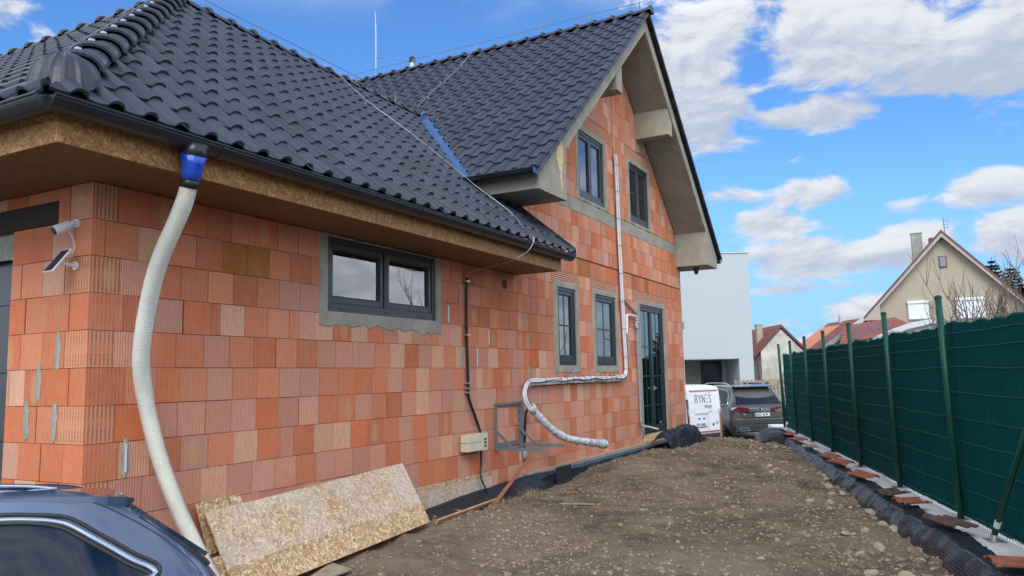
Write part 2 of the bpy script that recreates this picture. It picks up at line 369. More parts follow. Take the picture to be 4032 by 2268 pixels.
def f_glass(tint=(.75, .8, .85), ior=1.6, gl=1.0):
    def fn(k, b, oc):
        out = k.n['Material Output']
        tr = k.new('ShaderNodeBsdfTransparent'); tr.inputs[0].default_value = (*tint, 1)
        g = k.new('ShaderNodeBsdfGlossy'); g.inputs['Roughness'].default_value = .015; g.inputs[0].default_value = (gl, gl, gl, 1)
        fr = k.new('ShaderNodeFresnel'); fr.inputs[0].default_value = ior
        k.put(fr.inputs['Normal'], k.bump(k.noise(oc, 1.3, 2, .5), .05, .02)); 
        mx_ = k.new('ShaderNodeMixShader'); k.put(mx_.inputs[0], k.math('MULTIPLY', k.math('ADD', fr.outputs[0], .06), 1.3, clamp=True))
        k.l.new(tr.outputs[0], mx_.inputs[1]); k.l.new(g.outputs[0], mx_.inputs[2]); k.l.new(mx_.outputs[0], out.inputs[0])
    return fn
mat('glass', fn=f_glass())
mat('car_glass', (.002, .008, .022), .02, spec=.4)
def f_paint(base, fl):
    def fn(k, b, oc):
        lw = k.new('ShaderNodeLayerWeight'); lw.inputs[0].default_value = .35
        k.put(b.inputs['Base Color'], k.mix(lw.outputs['Facing'], fl, base))
    return fn
mat('paint_blue', rough=.42, metal=.55, coat=1.0, fn=f_paint((.045, .080, .155), (.08, .115, .19)))
mat('paint_suv', rough=.33, metal=.7, coat=1.0, fn=f_paint((.05, .052, .048), (.105, .105, .095)))
mat('paint_white', (.74, .77, .80), .3, coat=.8)
mat('chrome', (.50, .56, .64), .12, 1.0)
mat('film_white', (.60, .62, .65), .18, spec=.9, var=.18, vscale=14, bump=1.0, bscale=18, bdist=.02)
mat('rubber', (.012, .012, .013), .7)
mat('tail_red', (.085, .003, .006), .15, coat=1.0)
mat('tail_white', (.7, .7, .72), .2, coat=1.0)
mat('sign_red', (.42, .03, .03), .5); mat('plate_white', (.75, .76, .74), .4); mat('plate_blue', (.01, .05, .30), .4)
mat('ink', (.01, .012, .015), .5); mat('ink_grey', (.22, .25, .28), .5); mat('emblem_blue', (.02, .16, .45), .3)
mat('plastic_dark', (.020, .021, .024), .55)
mat('panel_cell', (.035, .040, .060), .18, spec=.7)
mat('tarp', (.58, .62, .62), .5, var=.1)
mat('block_cut', rough=.95, spec=.1, fn=lambda k, b, oc: (lambda s3: (k.put(b.inputs['Base Color'], k.mix(k.step(k.math('ABSOLUTE', k.math('SUBTRACT', k.math('FRACT', k.math('DIVIDE', s3[2], .031)), .5)), .26, .36), k.mix(k.noise(oc, 12, 5, .6), (.56, .24, .15), (.66, .44, .30)), (.26, .085, .05))), k.put(b.inputs['Normal'], k.bump(k.math('ABSOLUTE', k.math('SUBTRACT', k.math('FRACT', k.math('DIVIDE', s3[2], .031)), .5)), -.9, .01))))(k.sep(oc)))

# ------------------------------------------------------------------ mesh helper
class MB:
    def __init__(s): s.v = []; s.f = []; s.m = []; s.uv = []; s.tone = []; s.kind = []
    def face(s, pts, mi=0, uv=None, tone=None, kind=None):
        i = len(s.v); s.v += [tuple(p) for p in pts]; s.f.append(tuple(range(i, i + len(pts)))); s.m.append(mi)
        s.uv.append(uv); s.tone.append(tone); s.kind.append(kind)
    def idx(s, verts, faces, mi=0, uvs=None):
        i = len(s.v); s.v += [tuple(p) for p in verts]
        for q, f in enumerate(faces):
            s.f.append(tuple(i + k for k in f)); s.m.append(mi); s.uv.append([uvs[k] for k in f] if uvs else None); s.tone.append(None); s.kind.append(None)
    def box(s, a, b, mi=0):
        (x0, y0, z0), (x1, y1, z1) = a, b
        s.hexa([(x0, y0, z0), (x1, y0, z0), (x1, y1, z0), (x0, y1, z0), (x0, y0, z1), (x1, y0, z1), (x1, y1, z1), (x0, y1, z1)], mi)
    def hexa(s, p, mi=0):
        e = [(Vector(p[i]) - Vector(p[0])).length for i in (1, 3, 4)]
        F = [((0, 3, 2, 1), 0, 1), ((4, 5, 6, 7), 0, 1), ((0, 1, 5, 4), 0, 2), ((2, 3, 7, 6), 0, 2), ((1, 2, 6, 5), 1, 2), ((3, 0, 4, 7), 1, 2)]
        i = len(s.v); s.v += [tuple(q) for q in p]
        o = Vector(p[0])
        for f, a, b in F:
            s.f.append(tuple(i + k for k in f)); s.m.append(mi)
            ax = [(Vector(p[1]) - o), (Vector(p[3]) - o), (Vector(p[4]) - o)]
            A = ax[a].normalized() if ax[a].length else Vector((1, 0, 0)); B = ax[b].normalized() if ax[b].length else Vector((0, 0, 1))
            s.uv.append([((Vector(p[k]) - o).dot(A), (Vector(p[k]) - o).dot(B)) for k in f]); s.tone.append(None); s.kind.append(None)
    def bar(s, p0, p1, wx, wz, up=(0, 0, 1), mi=0):
        p0 = Vector(p0); p1 = Vector(p1); d = (p1 - p0).normalized(); up = Vector(up)
        x = d.cross(up).normalized(); z = x.cross(d).normalized()
        c = []
        for p in (p0, p1):
            c.append([p - x * wx / 2 - z * wz / 2, p + x * wx / 2 - z * wz / 2, p + x * wx / 2 + z * wz / 2, p - x * wx / 2 + z * wz / 2])
        a, b = c
        s.hexa([a[0], b[0], b[1], a[1], a[3], b[3], b[2], a[2]], mi)
    def tube(s, path, r, n=8, mi=0, cap=True, rf=None):
        P = [Vector(p) for p in path]; T = []
        for i in range(len(P)):
            t = P[min(i + 1, len(P) - 1)] - P[max(i - 1, 0)]; T.append(t.normalized() if t.length > 1e-9 else Vector((0, 0, 1)))
        ref = Vector((0, 0, 1)) if abs(T[0].z) < .9 else Vector((1, 0, 0))
        x = T[0].cross(ref).normalized(); V = []; ln = 0; U = []
        for i, p in enumerate(P):
            x = (x - T[i] * x.dot(T[i])).normalized(); y = T[i].cross(x)
            if i: ln += (P[i] - P[i - 1]).length
            rr = rf(i, ln) if rf else (r[i] if isinstance(r, (list, tuple)) else r)
            for k in range(n):
                a = 2 * PI * k / n; V.append(p + (x * math.cos(a) + y * math.sin(a)) * rr); U.append((ln, k / n * .2))
        F = [(i * n + k, i * n + (k + 1) % n, (i + 1) * n + (k + 1) % n, (i + 1) * n + k) for i in range(len(P) - 1) for k in range(n)]
        if cap: F += [tuple(range(n))[::-1], tuple((len(P) - 1) * n + k for k in range(n))]
        s.idx(V, F, mi, U)
    def grid(s, nx, ny, fn, mi=0, uvf=None, skip=None):
        V = [fn(i, j) for j in range(ny + 1) for i in range(nx + 1)]
        U = [uvf(i, j) if uvf else (i / nx, j / ny) for j in range(ny + 1) for i in range(nx + 1)]
        F = [(j * (nx + 1) + i, j * (nx + 1) + i + 1, (j + 1) * (nx + 1) + i + 1, (j + 1) * (nx + 1) + i) for j in range(ny) for i in range(nx) if not (skip and skip(i, j))]
        s.idx(V, F, mi, U)
    def extrude(s, poly, off, mi=0):
        off = Vector(off); a = [Vector(p) for p in poly]; b = [p + off for p in a]; n = len(a)
        s.face(a[::-1], mi); s.face(b, mi)
        for i in range(n): s.face([a[i], a[(i + 1) % n], b[(i + 1) % n], b[i]], mi)
    def build(s, name, mats, parent=None, smooth=False, bevel=0):
        me = bpy.data.meshes.new(name); me.from_pydata(s.v, [], s.f)
        for q in (mats if isinstance(mats, (list, tuple)) else [mats]): me.materials.append(MAT[q])
        me.polygons.foreach_set('material_index', s.m)
        if any(u for u in s.uv):
            ul = me.uv_layers.new(name='UVMap'); buf = []
            for f, u in zip(s.f, s.uv): buf += [c for k in range(len(f)) for c in ((u[k][0], u[k][1]) if u else (s.v[f[k]][0], s.v[f[k]][2]))]
            ul.data.foreach_set('uv', buf)
        if any(t is not None for t in s.tone):
            for nm, lst in (('tone', s.tone), ('kind', s.kind)):
                at = me.attributes.new(nm, 'FLOAT_COLOR', 'CORNER'); buf = []
                for f, t in zip(s.f, lst):
                    t = t if t is not None else (0, 0, 0)
                    if not isinstance(t, (tuple, list)): t = (t, t, t)
                    buf += [*t, 1.0] * len(f)
                at.data.foreach_set('color', buf)
        if smooth: me.polygons.foreach_set('use_smooth', [True] * len(me.polygons))
        me.update()
        o = bpy.data.objects.new(name, me); col.objects.link(o)
        if parent is not None:
            o.parent = parent
            if parent.name in INV: o.matrix_parent_inverse = INV[parent.name]
        if bevel:
            bm_ = o.modifiers.new('bevel', 'BEVEL'); bm_.width = bevel; bm_.segments = 2; bm_.limit_method = 'ANGLE'
        return o
INV = {}
def thing(name, label, cat, loc=(0, 0, 0), group=None):
    o = bpy.data.objects.new(name, None); col.objects.link(o); o.location = loc; o.empty_display_size = .1
    o['label'] = label; o['category'] = cat
    if group: o['group'] = group
    INV[o.name] = Matrix.Translation(-Vector(loc))
    return o
def tag(o, label, cat, group=None):
    o['label'] = label; o['category'] = cat
    if group: o['group'] = group
    return o
def struct(o): o['kind'] = 'structure'; return o
def spline(pts, n=8):
    P = [Vector(p) for p in pts]; P = [P[0] * 2 - P[1]] + P + [P[-1] * 2 - P[-2]]; out = []
    for i in range(1, len(P) - 2):
        for k in range(n):
            t = k / n; a, b, c, d = P[i - 1:i + 3]
            out.append(.5 * ((2 * b) + (-a + c) * t + (2 * a - 5 * b + 4 * c - d) * t * t + (-a + 3 * b - 3 * c + d) * t ** 3))
    out.append(P[-2]); return out
def resample(P, step):
    out = [P[0]]; acc = 0
    for i in range(1, len(P)):
        seg = (P[i] - P[i - 1]).length; d = step - acc
        while d <= seg: out.append(P[i - 1].lerp(P[i], d / seg)); d += step
        acc = (acc + seg) % step
    return out
def fb(x, y, z=0, s=1.0, o=4): return noise.fractal((x * s, y * s, z * s), 1.0, 2.0, o)
def interp(x, xs, ys): return float(np.interp(x, xs, ys))
# ================================================================== GROUND
FA, FB = .2905, -6.6603                       # the fence line y = FA x + FB
FD = Vector((1, FA, 0)).normalized(); FN = Vector((-FD.y, FD.x, 0))
def gz(x, y, lumps=True):
    zw = interp(x, [-2, 0, .9, 3.3, 5, 6.7, 8.4, 11.4, 13.6, 14.8, 16.5, 18.6, 20], [-.33, -.28, .04, .13, .14, .07, .20, .20, .17, .12, -.12, -.5, -.56])
    zf = interp(x, [-2, 0, 3, 8, 12, 14.5, 16, 18.4, 20], [-.20, -.05, -.02, 0, .04, .02, -.08, -.5, -.56])
    fy = FA * x + FB + .5
    t = min(1, max(0, (-.5 - y) / max(.5, (-.5 - fy))))
    z = zw * (1 - t) + zf * t
    if y > 0: z = zw if x > 0 else -.28
    if x < 0.6: z = min(z, interp(x, [-.6, .6], [-.3, z])) if y > -3 else z
    if lumps and -3 < x < 18.5:
        k = interp(x, [-3, 0, 16, 18.5], [.3, 1, 1, 0])
        z += k * (.030 * fb(x, y, 0, .9) + .016 * fb(x, y, 3, 5, 3) + .008 * fb(x, y, 9, 22, 3))
        e = math.exp(-((x - 13.8) / 1.7) ** 2)
        z += k * .035 * max(0, fb(x, y, 25, 3.1, 5)) ** 1.2
        ry = y - (.10 * x - 2.9); z -= k * .030 * (math.exp(-((ry) / .14) ** 2) + math.exp(-((ry + 1.45) / .14) ** 2)) * (.6 + .4 * fb(x, 4, 0, 1.5))
        z += e * .09 * max(0, fb(x, y, 5, 2.6, 4)) + e * .06 * max(0, fb(x, y, 8, 9, 3))
        dfe = (y - FA * x - FB)
        e2 = math.exp(-((dfe - .8) / .3) ** 2)
        z += k * e2 * (.05 * max(0, fb(x, y, 15, 6, 4)) + .01)
    return z
def tri_spread(x0, x1, y0, y1, st, name):
    mb = MB(); nx = int((x1 - x0) / st); ny = int((y1 - y0) / st)
    mb.grid(nx, ny, lambda i, j: (x0 + i * st, y0 + j * st, gz(x0 + i * st, y0 + j * st)))
    return struct(mb.build(name, 'dirt', smooth=True))
tri_spread(.3, 10.5, -5.9, 1.0, .032, 'ground')
o = MB(); o.grid(64, 69, lambda i, j: (10.5 + i * .12, -5.9 + j * .1, gz(10.5 + i * .12, -5.9 + j * .1) - (0 if i else .0))); struct(o.build('ground', 'dirt', smooth=True))
o = MB(); o.grid(44, 90, lambda i, j: (-8.5 + i * .2, -8 + j * .2, gz(-8.5 + i * .2, -8 + j * .2) - .012)); struct(o.build('driveway', 'paving', smooth=True))
o = MB(); o.face([(-900, -900, -.62), (900, -900, -.62), (900, 900, -.62), (-900, 900, -.62)]); struct(o.build('terrain', 'far_ground'))
o = MB(); o.face([(16.5, -5, -.565), (34, -16, -.565), (40, 14, -.565), (16.5, 9, -.565)]); struct(o.build('road', 'paving'))
o = MB(); o.face([(-30, -40, -.35), (60, -40, -.35), (60, -18, -.35), (-30, -9, -.35)]); struct(o.build('lawn', 'far_ground'))

# ------------------------------------------------ stones and clods
def rock(r, seed, sq=.6, det=2):
    import bmesh
    bm = bmesh.new(); bmesh.ops.create_icosphere(bm, subdivisions=det, radius=r)
    rs = random.Random(seed); sx, sy = rs.uniform(.7, 1.25), rs.uniform(.7, 1.25)
    for v in bm.verts:
        d = 1 + .50 * noise.noise(Vector(v.co) / r * .9 + Vector((seed, 0, 0))) + .14 * noise.noise(Vector(v.co) / r * 2.7 + Vector((0, seed, 0)))
        v.co = Vector((v.co.x * sx, v.co.y * sy, v.co.z * sq)) * d
    vs = [tuple(v.co) for v in bm.verts]; fs = [tuple(v.index for v in f.verts) for f in bm.faces]; bm.free()
    return vs, fs
PR = [rock(1.0, i * 3.1, .62, 1) for i in range(14)]; PR2 = [rock(1.0, i * 5.3 + 1, .68, 2 if i % 2 else 1) for i in range(8)]
def scatter(name, n, matn, smin, smax, area, seed, label, cat, dens):
    rs = random.Random(seed); mb = MB(); c = 0; tries = 0
    while c < n and tries < n * 20:
        tries += 1
        x = area[0] + (area[1] - area[0]) * rs.random() ** 1.3; y = rs.uniform(area[2], area[3])
        if y > -.15 or y < FA * x + FB + .50: continue
        if rs.random() > dens(x, y): continue
        s = smin + (smax - smin) * rs.random() ** 3.2
        vs, fs = PR[rs.randrange(14)]; a = rs.uniform(0, 6.3); ca, sa = math.cos(a), math.sin(a); z = gz(x, y)
        mb.idx([(x + s * (v[0] * ca - v[1] * sa), y + s * (v[0] * sa + v[1] * ca), z + s * (v[2] + .12)) for v in vs], fs); c += 1
    o = mb.build(name, matn, smooth=False); o['kind'] = 'stuff'; tag(o, label, cat); return o
def fdist(x, y): return y - FA * x - FB
scatter('gravel', 5200, 'stone', .003, .015, (1.2, 13.5, -5.2, -.1), 3, 'small pale pebbles scattered over the bare brown soil', 'gravel', lambda x, y: .25 + .75 * (fb(x, y, 2, .8) > .02) if fdist(x, y) > 1.4 else 1)
scatter('soil_crumbs', 6500, 'clod', .006, .034, (1.2, 17, -5.2, -.1), 5, 'loose brown soil crumbs lying all over the plot', 'soil', lambda x, y: 1.0 if fdist(x, y) < 1.5 or x > 12 else .2 + .6 * (fb(x, y, 7, .7) > 0))
rs = random.Random(11); big = []
meshes = []
for i, (vs, fs) in enumerate(PR2):
    for mt_ in ('stone', 'clod'):
        me = bpy.data.meshes.new('stone'); me.from_pydata(vs, [], fs); me.materials.append(MAT[mt_]); meshes.append(me)
for i in range(190):
    for _ in range(40):
        x = 2.6 + 12.5 * rs.random() ** 1.2; y = rs.uniform(-5, -.2); d = fdist(x, y)
        near = .52 < d < 1.4
        if d > .54 and (near or rs.random() < .12): break
    s = (rs.uniform(.018, .064) if near else rs.uniform(.015, .032)) * (1.0 if rs.random() < .85 else 1.3)
    ob = bpy.data.objects.new('stone', meshes[rs.randrange(len(meshes))]); col.objects.link(ob)
    ob.location = (x, y, gz(x, y) + s * .2); ob.scale = (s, s * rs.uniform(.7, 1), s * rs.uniform(.7, 1)); ob.rotation_euler = (rs.uniform(-.4, .4), rs.uniform(-.4, .4), rs.uniform(0, 6))
    tag(ob, 'rough pale brown stone lying loose on the dug-up soil', 'stone', 'stones and lumps strewn on the bare soil')
# grass tufts
def tuft(cx, cy, n, h, sp, mb, rs_):
    for _ in range(n):
        x, y = cx + rs_.gauss(0, sp), cy + rs_.gauss(0, sp * .6); z = gz(x, y) - .01; a = rs_.uniform(0, 6.3); hh = h * rs_.uniform(.4, 1.1); l = hh * rs_.uniform(.3, 1.1); wd_ = .003
        dx_, dy_ = math.cos(a), math.sin(a); p = []
        for t in (0, .5, 1):
            p.append((x + dx_ * l * t * t, y + dy_ * l * t * t, z + hh * (t - .35 * t * t)))
        mb.face([(p[0][0] - dy_ * wd_, p[0][1] + dx_ * wd_, p[0][2]), (p[0][0] + dy_ * wd_, p[0][1] - dx_ * wd_, p[0][2]), (p[1][0] + dy_ * wd_ * .7, p[1][1] - dx_ * wd_ * .7, p[1][2]), (p[1][0] - dy_ * wd_ * .7, p[1][1] + dx_ * wd_ * .7, p[1][2])])
        mb.face([(p[1][0] - dy_ * wd_ * .7, p[1][1] + dx_ * wd_ * .7, p[1][2]), (p[1][0] + dy_ * wd_ * .7, p[1][1] - dx_ * wd_ * .7, p[1][2]), p[2]])
mb = MB(); rg = random.Random(4)
tuft(5.36, -.87, 70, .10, .05, mb, rg); tuft(5.60, -1.23, 60, .09, .05, mb, rg); tuft(5.12, -1.2, 50, .06, .06, mb, rg)
tag(mb.build('grass', 'grass'), 'small green grass tufts growing beside the grey stick on the soil', 'grass')['kind'] = 'stuff'
mb = MB()
tuft(5.55, -.42, 160, .17, .11, mb, rg); tuft(5.9, -.3, 60, .14, .08, mb, rg); tuft(4.9, -.4, 110, .13, .10, mb, rg)
for _ in range(26): tuft(rg.uniform(2.6, 7), rg.uniform(-3.2, -.4), 7, .05, .05, mb, rg)
tag(mb.build('dry_grass', 'straw'), 'dry straw-coloured grass along the foot of the brick wall', 'grass')['kind'] = 'stuff'

# ================================================================== BRICK HOUSE
H = thing('brick_house', 'unplastered orange block house with dark tiled gable roof and lower garage wing', 'house', (7, 4, 0))
GS, GE = .832, (-.80, 3.19)         # garage roof: slope, eave (Y, z)
gzr = lambda t: GE[1] + GS * (t - GE[0])
TS, TX, TZ = .847, 9.95, 8.10       # gable roof: slope, ridge X, ridge z
tzr = lambda x: TZ - TS * abs(TX - x)
RID = 2.62                          # garage ridge distance
BR_ = 1.10
PAL = {'o': (.62, .18, .075), 'r': (.56, .165, .075), 'p': (.62, .285, .195), 'l': (.66, .35, .225), 'c': (.38, .14, .035), 's': (.61, .215, .11)}
rb = random.Random(21)
def clip(poly, a, b, c):                # keep a s + b z + c >= 0
    out = []
    for i in range(len(poly)):
        p, q = poly[i], poly[(i + 1) % len(poly)]
        dp_, dq = a * p[0] + b * p[1] + c, a * q[0] + b * q[1] + c
        if dp_ >= 0: out.append(p)
        if (dp_ >= 0) != (dq >= 0):
            t = dp_ / (dp_ - dq); out.append((p[0] + (q[0] - p[0]) * t, p[1] + (q[1] - p[1]) * t))
    return out
def sub(rects, h):
    out = []
    for (a, b, c, d) in rects:
        A, B, C, D = max(a, h[0]), min(b, h[1]), max(c, h[2]), min(d, h[3])
        if A >= B or C >= D: out.append((a, b, c, d)); continue
        if a < A: out.append((a, A, c, d))
        if B < b: out.append((B, b, c, d))
        if c < C: out.append((A, B, c, C))
        if D < d: out.append((A, B, D, d))
    return [r for r in out if r[1] - r[0] > .012 and r[3] - r[2] > .012]
def brickwall(name, P, rows, s0, s1, holes, halfpl, pick, parent, gap=.0026, gapp=.05):
    mb = MB()
    for ri, (z0, z1) in enumerate(rows):
        s = s0; first = True; off = [.0, .125, .06, .19][ri % 4]
        while s < s1 - .01:
            wv = .25 if not first else .125 + off * .5 + .06
            if rb.random() < .05: wv *= rb.uniform(.3, .8)
            kd_over = None
            e = min(s + wv, s1); typ, rib, mesh = pick(s, z0, z1, e, first, ri)
            if s1 - e < .05: e = s1
            base = PAL[typ]; j = rb.uniform(.86, 1.12); jg = rb.uniform(-.014, .02)
            tone = (base[0] * j * BR_, max(.02, base[1] * j * BR_ + jg), max(.01, base[2] * j * BR_ + jg)); rnd = rb.random()
            g = gap * rb.uniform(.6, 1.5); g2 = g if rb.random() > gapp else rb.uniform(.008, .014)
            dpth = rb.uniform(-.0012, .0028)
            for (a, b, c, d) in [r for r in _subs((s + g * .5, e - g2, z0 + g * .5, z1 - g), holes)]:
                poly = [(a, c), (b, c), (b, d), (a, d)]
                for hp in halfpl: poly = clip(poly, *hp)
                if len(poly) < 3: continue
                uv = [(q[0] - s, q[1] - z0) for q in poly]
                fr = [P(q[0], dpth, q[1]) for q in poly]; bk = [P(q[0], -.02, q[1]) for q in poly]
                mb.face(fr, 0, uv, tone, (rib, mesh, rnd))
                n = len(poly)
                for i in range(n): k_ = (i + 1) % n; mb.face([fr[i], bk[i], bk[k_], fr[k_]], 0, [uv[i], uv[i], uv[k_], uv[k_]], tuple(x * .8 for x in tone), (0, 0, rnd))
            s = e; first = False
    return mb.build(name, ['brick'], parent)
def _subs(r, holes):
    rs_ = [r]
    for h in holes: rs_ = sub(rs_, h)
    return rs_
# openings on the long wall (x0, x1, z0, z1)
OP = {'g': (2.30, 4.12, 2.22, 2.95), 'v1': (7.34, 8.04, 1.74, 2.94), 'v2': (8.82, 9.79, 1.74, 2.95), 'd': (11.05, 12.54, .45, 2.94), 'u1': (8.29, 9.43, 4.47, 5.63), 'u2': (10.72, 11.86, 4.47, 5.65)}
LINT = [(7.14, 8.16, 2.96, 3.18), (8.63, 9.86, 2.96, 3.18), (10.74, 12.70, 2.96, 3.18), (8.19, 9.60, 5.68, 5.93), (10.52, 12.03, 5.68, 5.92)]
def rowlist(z0, z1):
    k = math.floor((z0 - 1.71) / .25); out = []
    while 1.71 + .25 * k < z1 - .01: out.append((1.71 + .25 * k, min(1.71 + .25 * (k + 1), z1))); k += 1
    return out
def front(s, d, z): return (s, -d, z)
def wpick(lst):
    r = rb.random() * sum(w_ for _, w_ in lst)
    for t, w_ in lst:
        r -= w_
        if r <= 0: return t
    return lst[-1][0]
def pickg(s, z0, z1, e, first, ri):
    if first or s < .02: 
        return ('r', .0, 1.0) if ri % 2 == 0 else ('r', .25, .25)
    if 5.95 < s < 6.3 and ri % 2 == 0: return ('l', .3, .8)
    if z0 < .95 and s < 3: t = wpick([('p', 5), ('s', 2), ('l', 1)])
    elif z0 < 1.4: t = wpick([('p', 4), ('o', 3), ('l', 1.5), ('s', 1)])
    elif z0 > 2.3: t = wpick([('r', 4), ('s', 3), ('c', .5), ('l', .8), ('p', 1)])
    elif 2.0 < z0 < 2.3: t = wpick([('c', 4), ('s', 2), ('p', 2), ('r', 2)]) if 1.3 < s < 2.3 else wpick([('s', 3), ('r', 3), ('p', 1)])
    else: t = wpick([('s', 3.5), ('o', 3), ('p', 3.5), ('l', 3)])
    return (t, 1.0 if t in 'plc' or rb.random() < .7 else .55, 0)
def pickm(s, z0, z1, e, first, ri):
    if z0 > 5.6: t = wpick([('p', 4), ('s', 3), ('l', 1)])
    elif z0 < 1.5: t = wpick([('p', 5), ('s', 4), ('l', 2), ('r', .5)])
    else: t = wpick([('s', 5), ('o', 3), ('p', 3), ('l', 1.2)])
    if e > 13.8 and ri % 2: return ('p', .3, .7)
    return (t, .30, 0)
def pickband(s, z0, z1, e, first, ri): return (wpick([('o', 3), ('s', 2), ('c', 1)]), .45, 0)
holes = list(OP.values())
wg = brickwall('garage_wall', front, rowlist(-.05, 2.96), 0, 6.22, holes + [(3.68, 5.27, -1, .44), (-1, 3.68, -1, .2)], [], pickg, H)
wm = brickwall('gable_wall', front, [r for r in rowlist(.34, 2.96)], 6.22, 13.91, holes + LINT, [], pickm, H)
brickwall('lintel_band', front, [(2.96, 3.18)], 6.0, 13.91, holes + LINT, [], pickm, wm)
brickwall('ceiling_band', front, [(3.18, 3.445)], 5.98, 13.91, [], [], pickband, wm, .004)
brickwall('upper_wall', front, [(3.465, 3.715), (3.715, 3.965), (3.965, 4.205)], 5.98, 13.91, [], [], pickm, wm)
hp = [(TS, -1, TZ - .33 - TS * TX), (-TS, -1, TZ - .33 + TS * TX)]
brickwall('gable_top', front, [(4.435 + .25 * k, 4.685 + .25 * k) for k in range(15)], 5.98, 13.91, holes + LINT + [(11.25, 11.75, 5.95, 6.15)], hp, pickm, wm)
# lintel blocks laid with their cut side out
mb = MB()
for (a, b, c, d) in LINT:
    n = max(1, round((b - a) / .5))
    mb = MB()
    for i in range(n): mb.box((a + (b - a) * i / n + .003, -.002, c + .003), (a + (b - a) * (i + 1) / n - .003, .02, d - .003))
    mb.build('lintel_block', 'block_cut', wm)
# concrete ring beam, repaired patch
mb = MB()
def rough_rect(mb, a, b, c, d, y0=-.004, amp=.012, n=60, mi=0):
    top = []; bot = []
    for i in range(n + 1):
        x = a + (b - a) * i / n
        top.append((x, d + amp * fb(x, 3.3, c, 6))); bot.append((x, c + amp * fb(x, 7.3, d, 6)))
    for i in range(n):
        q = [(bot[i][0], y0, bot[i][1]), (bot[i + 1][0], y0, bot[i + 1][1]), (top[i + 1][0], y0, top[i + 1][1]), (top[i][0], y0, top[i][1])]
        mb.face(q, mi)
        mb.face([(q[3][0], y0, q[3][2]), (q[2][0], y0, q[2][2]), (q[2][0], .02, q[2][2]), (q[3][0], .02, q[3][2])], mi)
        mb.face([(q[0][0], .02, q[0][2]), (q[1][0], .02, q[1][2]), (q[1][0], y0, q[1][2]), (q[0][0], y0, q[0][2])], mi)
rough_rect(mb, 6.05, 13.64, 4.205, 4.425)
mb.build('ring_beam', 'plaster_grey', wm); mb = MB(); rough_rect(mb, 11.26, 11.74, 5.96, 6.14, amp=.02, n=10); mb.build('render_patch', 'plaster_grey', wm)
# backing core of the walls with openings
mb = MB()
xs = sorted({0.0, 6.0, 13.91} | {v for o_ in OP.values() for v in o_[:2]}); zs_ = [-.1, .45, 1.74, 2.22, 2.94, 2.95, 3.44]
def inop(x, z): return any(o_[0] < x < o_[1] and o_[2] < z < o_[3] for o_ in OP.values())
zs_ = sorted(set([-.1, 3.8]) | {v for o_ in OP.values() for v in o_[2:] if v < 4} | {4.35})
for i in range(len(xs) - 1):
    for j in range(len(zs_) - 1):
        x, z = (xs[i] + xs[i + 1]) / 2, (zs_[j] + zs_[j + 1]) / 2
        if inop(x, z) or (x < 6 and z > 2.96): continue
        mb.box((max(.022, xs[i]), .018, zs_[j]), (xs[i + 1], .36, min(zs_[j + 1], 2.96 if x < 6 else 99)))
# the gable part above
xs2 = sorted({6.0, 13.9, 9.95} | {v for k_ in ('u1', 'u2') for v in OP[k_][:2]})
for i in range(len(xs2) - 1):
    a, b = xs2[i], xs2[i + 1]; mid = (a + b) / 2
    lo = 4.35
    if inop(mid, 5.0): lo = OP['u1'][3] if mid < 10 else OP['u2'][3]
    for k_ in range(6):
        xa, xb = a + (b - a) * k_ / 6, a + (b - a) * (k_ + 1) / 6
        mb.hexa([(xa, .018, lo), (xb, .018, lo), (xb, .36, lo), (xa, .36, lo), (xa, .018, max(lo, tzr(xa) - .31)), (xb, .018, max(lo, tzr(xb) - .31)), (xb, .36, max(lo, tzr(xb) - .31)), (xa, .36, max(lo, tzr(xa) - .31))])
mb.build('wall_core', 'brick_joint', wm)
# garage front face (plane X = 0)
def side(s, d, z): return (-d, s, z)
def pickx(s, z0, z1, e, first, ri):
    if first: return ('o', .15, .0) if ri % 2 == 0 else ('s', .0, .9)
    return (wpick([('o', 5), ('s', 2), ('l', 1.5), ('p', 1)]), .8, 0)
pw = brickwall('garage_pier', side, rowlist(-.35, 2.96), 0, 9.0, [(.90, 9.1, -1, 2.71), (.375, 9.1, 2.71, 2.875)], [], pickx, H, gapp=.4)
mb = MB(); mb.box((.02, .018, -.4), (.4, .90, 2.71)); mb.box((.02, .018, 2.71), (.4, 9, 2.955)); mb.build('pier_core', 'brick_joint', pw)
mb = MB(); mb.box((-.004, .378, 2.715), (.03, 9, 2.872)); mb.build('door_lintel', 'lintel_dark', pw)
mb = MB(); rough = mb
for i in range(30):
    y = .905 + i * .15; mb.face([(.05, y, 2.52 + .03 * fb(y, 0, 0, 5)), (.05, y, 2.712), (.05, y + .15, 2.712), (.05, y + .15, 2.52 + .03 * fb(y + .15, 0, 0, 5))])
mb.build('mortar_fill', 'mortar', pw)
gd = MB()
for k_ in range(6):
    gd.box((.12, .905, -.30 + k_ * .50), (.16, 5.6, -.30 + k_ * .50 + .494))
gd = gd.build('garage_door', 'door_dark', H)
# other outer walls
mb = MB(); mb.box((5.98, .36, -.3), (6.3, 9, 4.05)); mb.box((13.6, .36, -.3), (13.905, 9, 4.05)); mb.box((6.3, 8.7, -.3), (13.6, 9, 4.05)); mb.box((.02, 8.7, -.3), (5.98, 9, 2.95)); mb.box((.02, 5.62, -.3), (.36, 8.7, 2.7))
mb.build('rear_wall', 'brick_joint', H)
mb = MB(); mb.box((6.16, -.075, -.3), (13.93, .0, .325)); mb.build('plinth_ledge', 'plaster_grey', H)
mb = MB(); mb.box((11.05, -.02, .335), (12.6, .05, .45)); mb.build('door_sill', 'insul', H)

